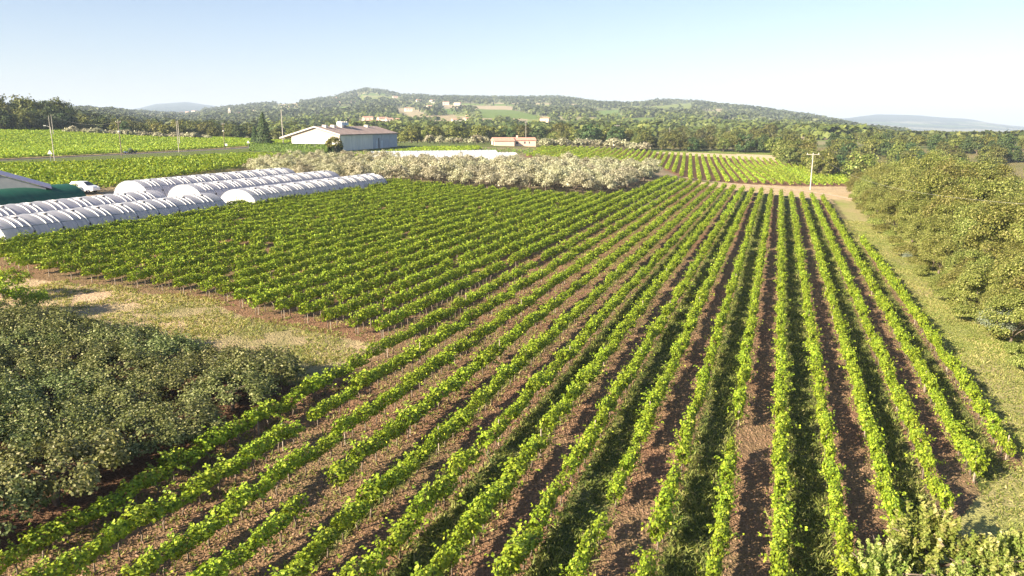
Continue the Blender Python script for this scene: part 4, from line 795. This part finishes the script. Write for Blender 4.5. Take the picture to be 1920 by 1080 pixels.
# ------------------------------------------------------------ vehicles
def car(label, x, y, rz, body, L=4.4, W_=1.8, Ht=1.5):
    z = float(terr(x, y)); t = thing('car', label, 'car', (x, y, z + 0.08), rz)
    prof = [(-.5, .25), (-.5, .55), (-.47, .63), (-.43, .67), (-.30, .98), (-.20, 1.0), (.06, 1.0), (.13, .96), (.29, .66), (.44, .56), (.5, .46), (.5, .22), (.40, .16), (-.44, .16)]
    V = []; n = len(prof)
    for s, k in ((-1, .92), (-1, 1), (1, 1), (1, .92)):
        for a, b in prof:
            wd = W_ / 2 * (k if b < .68 else k * (.80 if s else 1)); V.append((a * L, s * wd, b * Ht))
    m = MB(); fs = []
    for j in (0, 1, 2): fs += [(j * n + i, j * n + (i + 1) % n, (j + 1) * n + (i + 1) % n, (j + 1) * n + i) for i in range(n)]
    fs += [tuple(range(n)), tuple(range(4 * n - 1, 3 * n - 1, -1))]; m.add(V, fs); m.part('body', body, t)
    def zz(b): return b * Ht
    wy = W_ / 2 * .80 + .012
    for s in (-1, 1):
        for pr in ([(-.40, .70), (-.28, .93), (-.13, .94), (-.13, .70)], [(-.11, .70), (-.11, .94), (.07, .93), (.23, .70)]):
            mm = MB(); mm.add([(a * L, s * (wy + (0.11 if b < .8 else 0)), zz(b)) for a, b in pr], [(0, 1, 2, 3) if s < 0 else (3, 2, 1, 0)]); mm.part('side_window', GLS, t)
    m = MB(); m.add([(.125 * L, -wy * .93, zz(.97)), (.125 * L, wy * .93, zz(.97)), (.295 * L, wy * 1.05, zz(.68)), (.295 * L, -wy * 1.05, zz(.68))], [(0, 1, 2, 3)]); m.part('windscreen', GLS, t)
    m = MB(); m.add([(-.305 * L, -wy * .93, zz(.96)), (-.305 * L, wy * .93, zz(.96)), (-.44 * L, wy * 1.05, zz(.69)), (-.44 * L, -wy * 1.05, zz(.69))], [(3, 2, 1, 0)]); m.part('rear_window', GLS, t)
    for a in (-.31, .31):
        for s in (-1, 1):
            w = MB().tube([(a * L, s * (W_ / 2 - .2), .31), (a * L, s * (W_ / 2 + .02), .31)], .33, 16).part('wheel', DK, t); MB().tube([(a * L, s * (W_ / 2 + .021), .31), (a * L, s * (W_ / 2 + .03), .31)], .2, 12).part('rim', STEEL, w)
    for s in (-1, 1):
        MB().box(.455 * L, .497 * L, s * .62 * W_ / 1.8 - .15, s * .62 * W_ / 1.8 + .15, zz(.47), zz(.54)).part('headlight', PLCLR, t)
        MB().box(-.508 * L, -.49 * L, s * .7 * W_ / 1.8 - .1, s * .7 * W_ / 1.8 + .1, zz(.52), zz(.62)).part('tail_light', RUST, t)
    return t
x, y = hit(157, 362); car('white people carrier parked on the yard beside the green tunnel', x, y, math.radians(-8), surf('white_paint', (0.82, 0.82, 0.84), (0.8, 0.8, 0.82), 1, 0.25, spec=0.6), 4.9, 1.9, 1.9)
x, y = hit(241, 287.5); car('dark blue car driving on the country road', -129.8 + 1.0, 256, math.radians(76 + 180), surf('blue_paint', (0.03, 0.05, 0.16), (0.035, 0.055, 0.17), 1, 0.25, spec=0.6), 4.4, 1.8, 1.5)
x, y = hit(134, 365); t = thing('trailer', 'small dark farm trailer beside the white car', 'trailer', (x, y, float(terr(x, y))), 0.3)
MB().box(-1.2, 1.0, -0.7, 0.7, 0.5, 1.1).part('bed', DK, t); MB().tube([(1.0, 0, 0.55), (1.9, 0, 0.5)], 0.05, 5).part('drawbar', STEEL, t)
for s in (-1, 1): MB().tube([(-.1, s * .72, .33), (-.1, s * .9, .33)], .33, 12).part('wheel', DK, t)
# ------------------------------------------------------------ poles, signs, wire
CONC = surf('concrete_pole', (0.50, 0.45, 0.40), (0.42, 0.38, 0.34), 4, 0.9); WPOL = surf('wooden_pole', (0.16, 0.12, 0.10), (0.24, 0.19, 0.16), 4, 0.9); CER = surf('insulator', (0.75, 0.75, 0.75), None, 2, 0.3)
def pole(label, x, y, h, r, mat, arm=0.0, rz=0.0, lamp=False, band=False):
    t = thing('utility_pole', label, 'utility pole', (x, y, float(terr(x, y)) - 0.1), rz)
    r *= 0.75; MB().tube([(0, 0, 0), (0, 0, h * .5), (0, 0, h)], [r, r * .85, r * .65], 8).part('mast', mat, t)
    if arm:
        a = MB().box(-arm, arm, -.09, .09, h - .25, h - .07).part('crossarm', mat, t)
        for k in (-1, 0, 1): MB().tube([(k * arm * .9, 0, h - .06), (k * arm * .9, 0, h + .3)], .07, 6).part('insulator', CER, a)
    if lamp:
        a = MB().tube([(0, 0, h - .1), (-1.0, 0, h + .35)], .06, 5).part('lamp_arm', mat, t); MB().box(-1.6, -1.0, -.15, .15, h + .26, h + .42).part('lamp_head', CER, a)
    if band: MB().tube([(0, 0, h * .70), (0, 0, h * .74)], r * 2.6, 8).part('marker_band', CER, t)
x, y = hit(1519, 356); pw = (x, y); pole('tall white concrete pole with crossarm at the edge of the far vineyard', x, y, 10.4, 0.25, CONC, 1.9, 0.1)
for a, D, hh, r, mat, arm, lb, kw in ((1256, 418, 11, .16, CONC, 0, 'slim pale pole rising before the wood behind the stubble strip', {}), (1157, 450, 11.5, .2, CONC, 1.6, 'pale pole with crossarm beyond the olive hedge', {}), (986, 400, 11.5, .16, CONC, .6, 'thin pole standing behind the pink house', {}),
    (529, 345, 16, .26, CONC, 0, 'tall pale pole between the conifer and the barn', {}), (94, 238, 9, .16, CONC, 0, 'pale lamp post by the warning sign at the roadside', dict(lamp=True)), (222, 262, 10.5, .2, WPOL, .7, 'dark wooden pole at the roadside near the blue car', dict(band=True)),
    (331, 292, 11.0, .16, CONC, 0, 'slim pole on the near side of the road', {}), (334, 355, 11.0, .2, CONC, 0, 'pole just beyond the road in the far vineyard', {}), (418, 330, 10, .18, WPOL, .6, 'brown pole beside the small white road sign', dict(band=True)), (93, 410, 9.5, .2, CONC, 0, 'left pole of the pair before the dark wood', {}), (98, 408, 10, .2, CONC, 0, 'right pole of the pair before the dark wood', {})):
    x, y = atD(a, D); pole(lb, x, y, hh, r, mat, arm, 0.2, **kw)
SG = surf('sign_back', (0.75, 0.72, 0.72), (0.7, 0.68, 0.68), 3, 0.5)
for a, D, kind, lb in ((87, 232, 3, 'triangular road sign beside the lamp post at the left'), (463, 338, 3, 'triangular road sign near the conifer end of the road'), (421, 330, 4, 'small square white road sign by the brown pole')):
    x, y = atD(a, D); t = thing('road_sign', lb, 'road sign', (x, y, float(terr(x, y)) - .1), 0.1); MB().tube([(0, 0, 0), (0, 0, 2.7)], .05, 6).part('post', STEEL, t)
    m = MB(); w = .62
    if kind == 3: m.prism([(-w, 2.1), (w, 2.1), (0, 3.15)], -.12, -.06)
    else: m.box(-.5, .5, -.12, -.06, 1.3, 2.1)
    m.part('panel', SG, t)
zt = float(terr(*pw)) + 10.2
e = Vector((*atD(2000, 62), 12.5)); s = Vector((pw[0] + 1.5, pw[1], zt)); pts = [s.lerp(e, i / 30) - Vector((0, 0, 2.6 * 4 * (i / 30) * (1 - i / 30))) for i in range(31)]
tag(MB().tube(pts, 0.009, 4).part('overhead_wire', surf('wire', (0.55, 0.52, 0.48), None, 1, 0.5)), 'thin overhead wire running from the concrete pole across the right-hand trees', 'wire')
wm = surf('cable', (0.2, 0.19, 0.18), None, 1, 0.5)
def wire(lb, a, b, sag, r=0.02):
    a = Vector(a); b = Vector(b); pts = [a.lerp(b, i / 20) - Vector((0, 0, 4 * sag * (i / 20) * (1 - i / 20))) for i in range(21)]
    tag(MB().tube(pts, r, 4).part('cable', wm), lb, 'cable')
def top(px, D, h): x, y = atD(px, D); return (x, y, float(terr(x, y)) - 0.1 + h)
wire('overhead cable along the road from the dark wooden pole to the slim pole', top(222, 262, 10.3), top(331, 292, 10.8), 1.2)
wire('overhead cable along the road from the slim pole to the brown pole', top(331, 292, 10.8), top(418, 330, 9.8), 1.2)
wire('overhead cable crossing the upper vineyard towards the pair of poles', top(222, 262, 10.2), top(98, 408, 9.8), 2.0)
rngc = np.random.default_rng(88); n = 60000; qq = 14 + 75 * rngc.random(n) ** 1.5; pc = rngc.uniform(-14, 30, n); w_ = np.abs((pc + 4.84) % 4.84 - 2.42); Xc, Yc = xy(pc, qq)
pxc, pyc = proj(Xc, Yc, 0.06 * pc); ok = (qq > near_end(pc)) & (pxc > -20) & (pxc < 1940) & (pyc < 1110) & ((w_ > 1.0) | (pc > 17)); Xc = Xc[ok]; Yc = Yc[ok]; n = len(Xc)
Zc = terr(Xc, Yc); sz_ = rngc.uniform(0.025, 0.08, n); b_ = np.stack([Xc, Yc, Zc + sz_ * 0.3], 1); dirs = np.array([[1, 0, -.5], [-.5, .87, -.5], [-.5, -.87, -.5], [0, 0, .8]]); Vc = (b_[:, None] + (dirs[None] + rngc.normal(0, .25, (n, 4, 3))) * sz_[:, None, None]).reshape(-1, 3)
i4 = np.arange(n)[:, None] * 4; Qc = np.concatenate([i4 + [0, 1, 3], i4 + [1, 2, 3], i4 + [2, 0, 3]])
tag(link('soil_clods', qmesh('soil_clods', Vc, Qc, surf('clod', (0.25, 0.145, 0.09), (0.36, 0.235, 0.155), 0.8, 0.95), tri=True)), 'loose clods and stones on the ploughed alleys', 'clods', None, 'stuff')
# ------------------------------------------------------------ grass and weeds (uncountable)
def grass_mesh(n, seed):
    rng = np.random.default_rng(seed); q = 14 + 150 * rng.random(n) ** 1.7; p = rng.uniform(-22, 62, n); X = LD[0] * p + RD[0] * q; Y = LD[1] * p + RD[1] * q
    px, py = proj(X, Y, 0.06 * p); ok = (px > -40) & (px < 1960) & (py < 1110)
    w = np.abs((p + 4.84) % 4.84 - 2.42)                    # as in the ground's own stripes
    inv = (q > near_end(p)) & (q < far_end(p)) & (p > -14.2)
    alley = inv & (p < 17) & (w < 0.95); foot = inv & (np.abs((p + 13.3 + 1.21) % 2.42 - 1.21) < 0.35) & (rng.random(n) < 0.25)
    weeds = inv & (p >= 17) & (rng.random(n) < 0.05)
    verge = (~inv) & (p < -11) ; head = (~inv) & (p > 22) & (q > 37.5) & (q < 56)
    nn = fbm(X / 3, Y / 3, 41); keep = ok & (((alley | (head & (nn > 0.45))) & (rng.random(n) < np.clip(nn * 1.6, 0.15, 1))) | foot | weeds | verge)
    X = X[keep]; Y = Y[keep]; nn = nn[keep]; vg = (verge | head)[keep]; ft = (foot | weeds)[keep]; sh = alley[keep]; n = len(X); ht = rng.uniform(0.10, 0.30, n) * (0.6 + nn); ht = np.where(vg | ft, ht * 0.6, ht); ht = np.where(rng.random(n) < 0.015, ht * 2.2, ht)
    Z = terr(X, Y) - 0.02; b = np.stack([X, Y, Z], 1); out = []; T = []
    for k in range(3):
        a = rng.uniform(0, 6.283, n); wd = rng.uniform(0.02, 0.05, n); ln = rng.normal(0, 0.8, (n, 2)) * ht[:, None]; off = rng.normal(0, 0.08, (n, 2))
        B = b + np.c_[off, np.zeros(n)]; s = np.stack([np.cos(a) * wd, np.sin(a) * wd, np.zeros(n)], 1); t = np.c_[ln, ht]
        out.append(np.stack([B - s, B + s, B + t * 0.6 + s * 0.8 + [0, 0, 0.02], B + t], 1)); T.append(np.clip(np.where(vg, 0.58, np.where(ft, 0.52, 0.42)) + nn * 0.5 - 0.2 + rng.normal(0, 0.18, n), 0, 1))
    V = np.concatenate(out).reshape(-1, 3); T = np.repeat(np.concatenate(T), 4)
    return V, np.arange(len(V)).reshape(-1, 4), T
V, Q, T = grass_mesh(330000, 6)
tag(link('grass', qmesh('grass', V, Q, GRASSM, T)), 'short green and straw-coloured grass in the alleys and on the verges', 'grass', None, 'stuff')
# ------------------------------------------------------------ air
def haze(dens):
    m, n, l = newmat('haze'); v = n.new('ShaderNodeVolumePrincipled'); v.inputs['Color'].default_value = (0.66, 0.79, 1.0, 1); v.inputs['Density'].default_value = dens; v.inputs['Anisotropy'].default_value = 0.0
    o = n.new('ShaderNodeOutputMaterial'); l.new(v.outputs[0], o.inputs['Volume'])
    tag(MB().box(-9500, 14000, -600, 14500, -560, 330).part('haze', m), kind='stuff')
haze(1.4e-4)
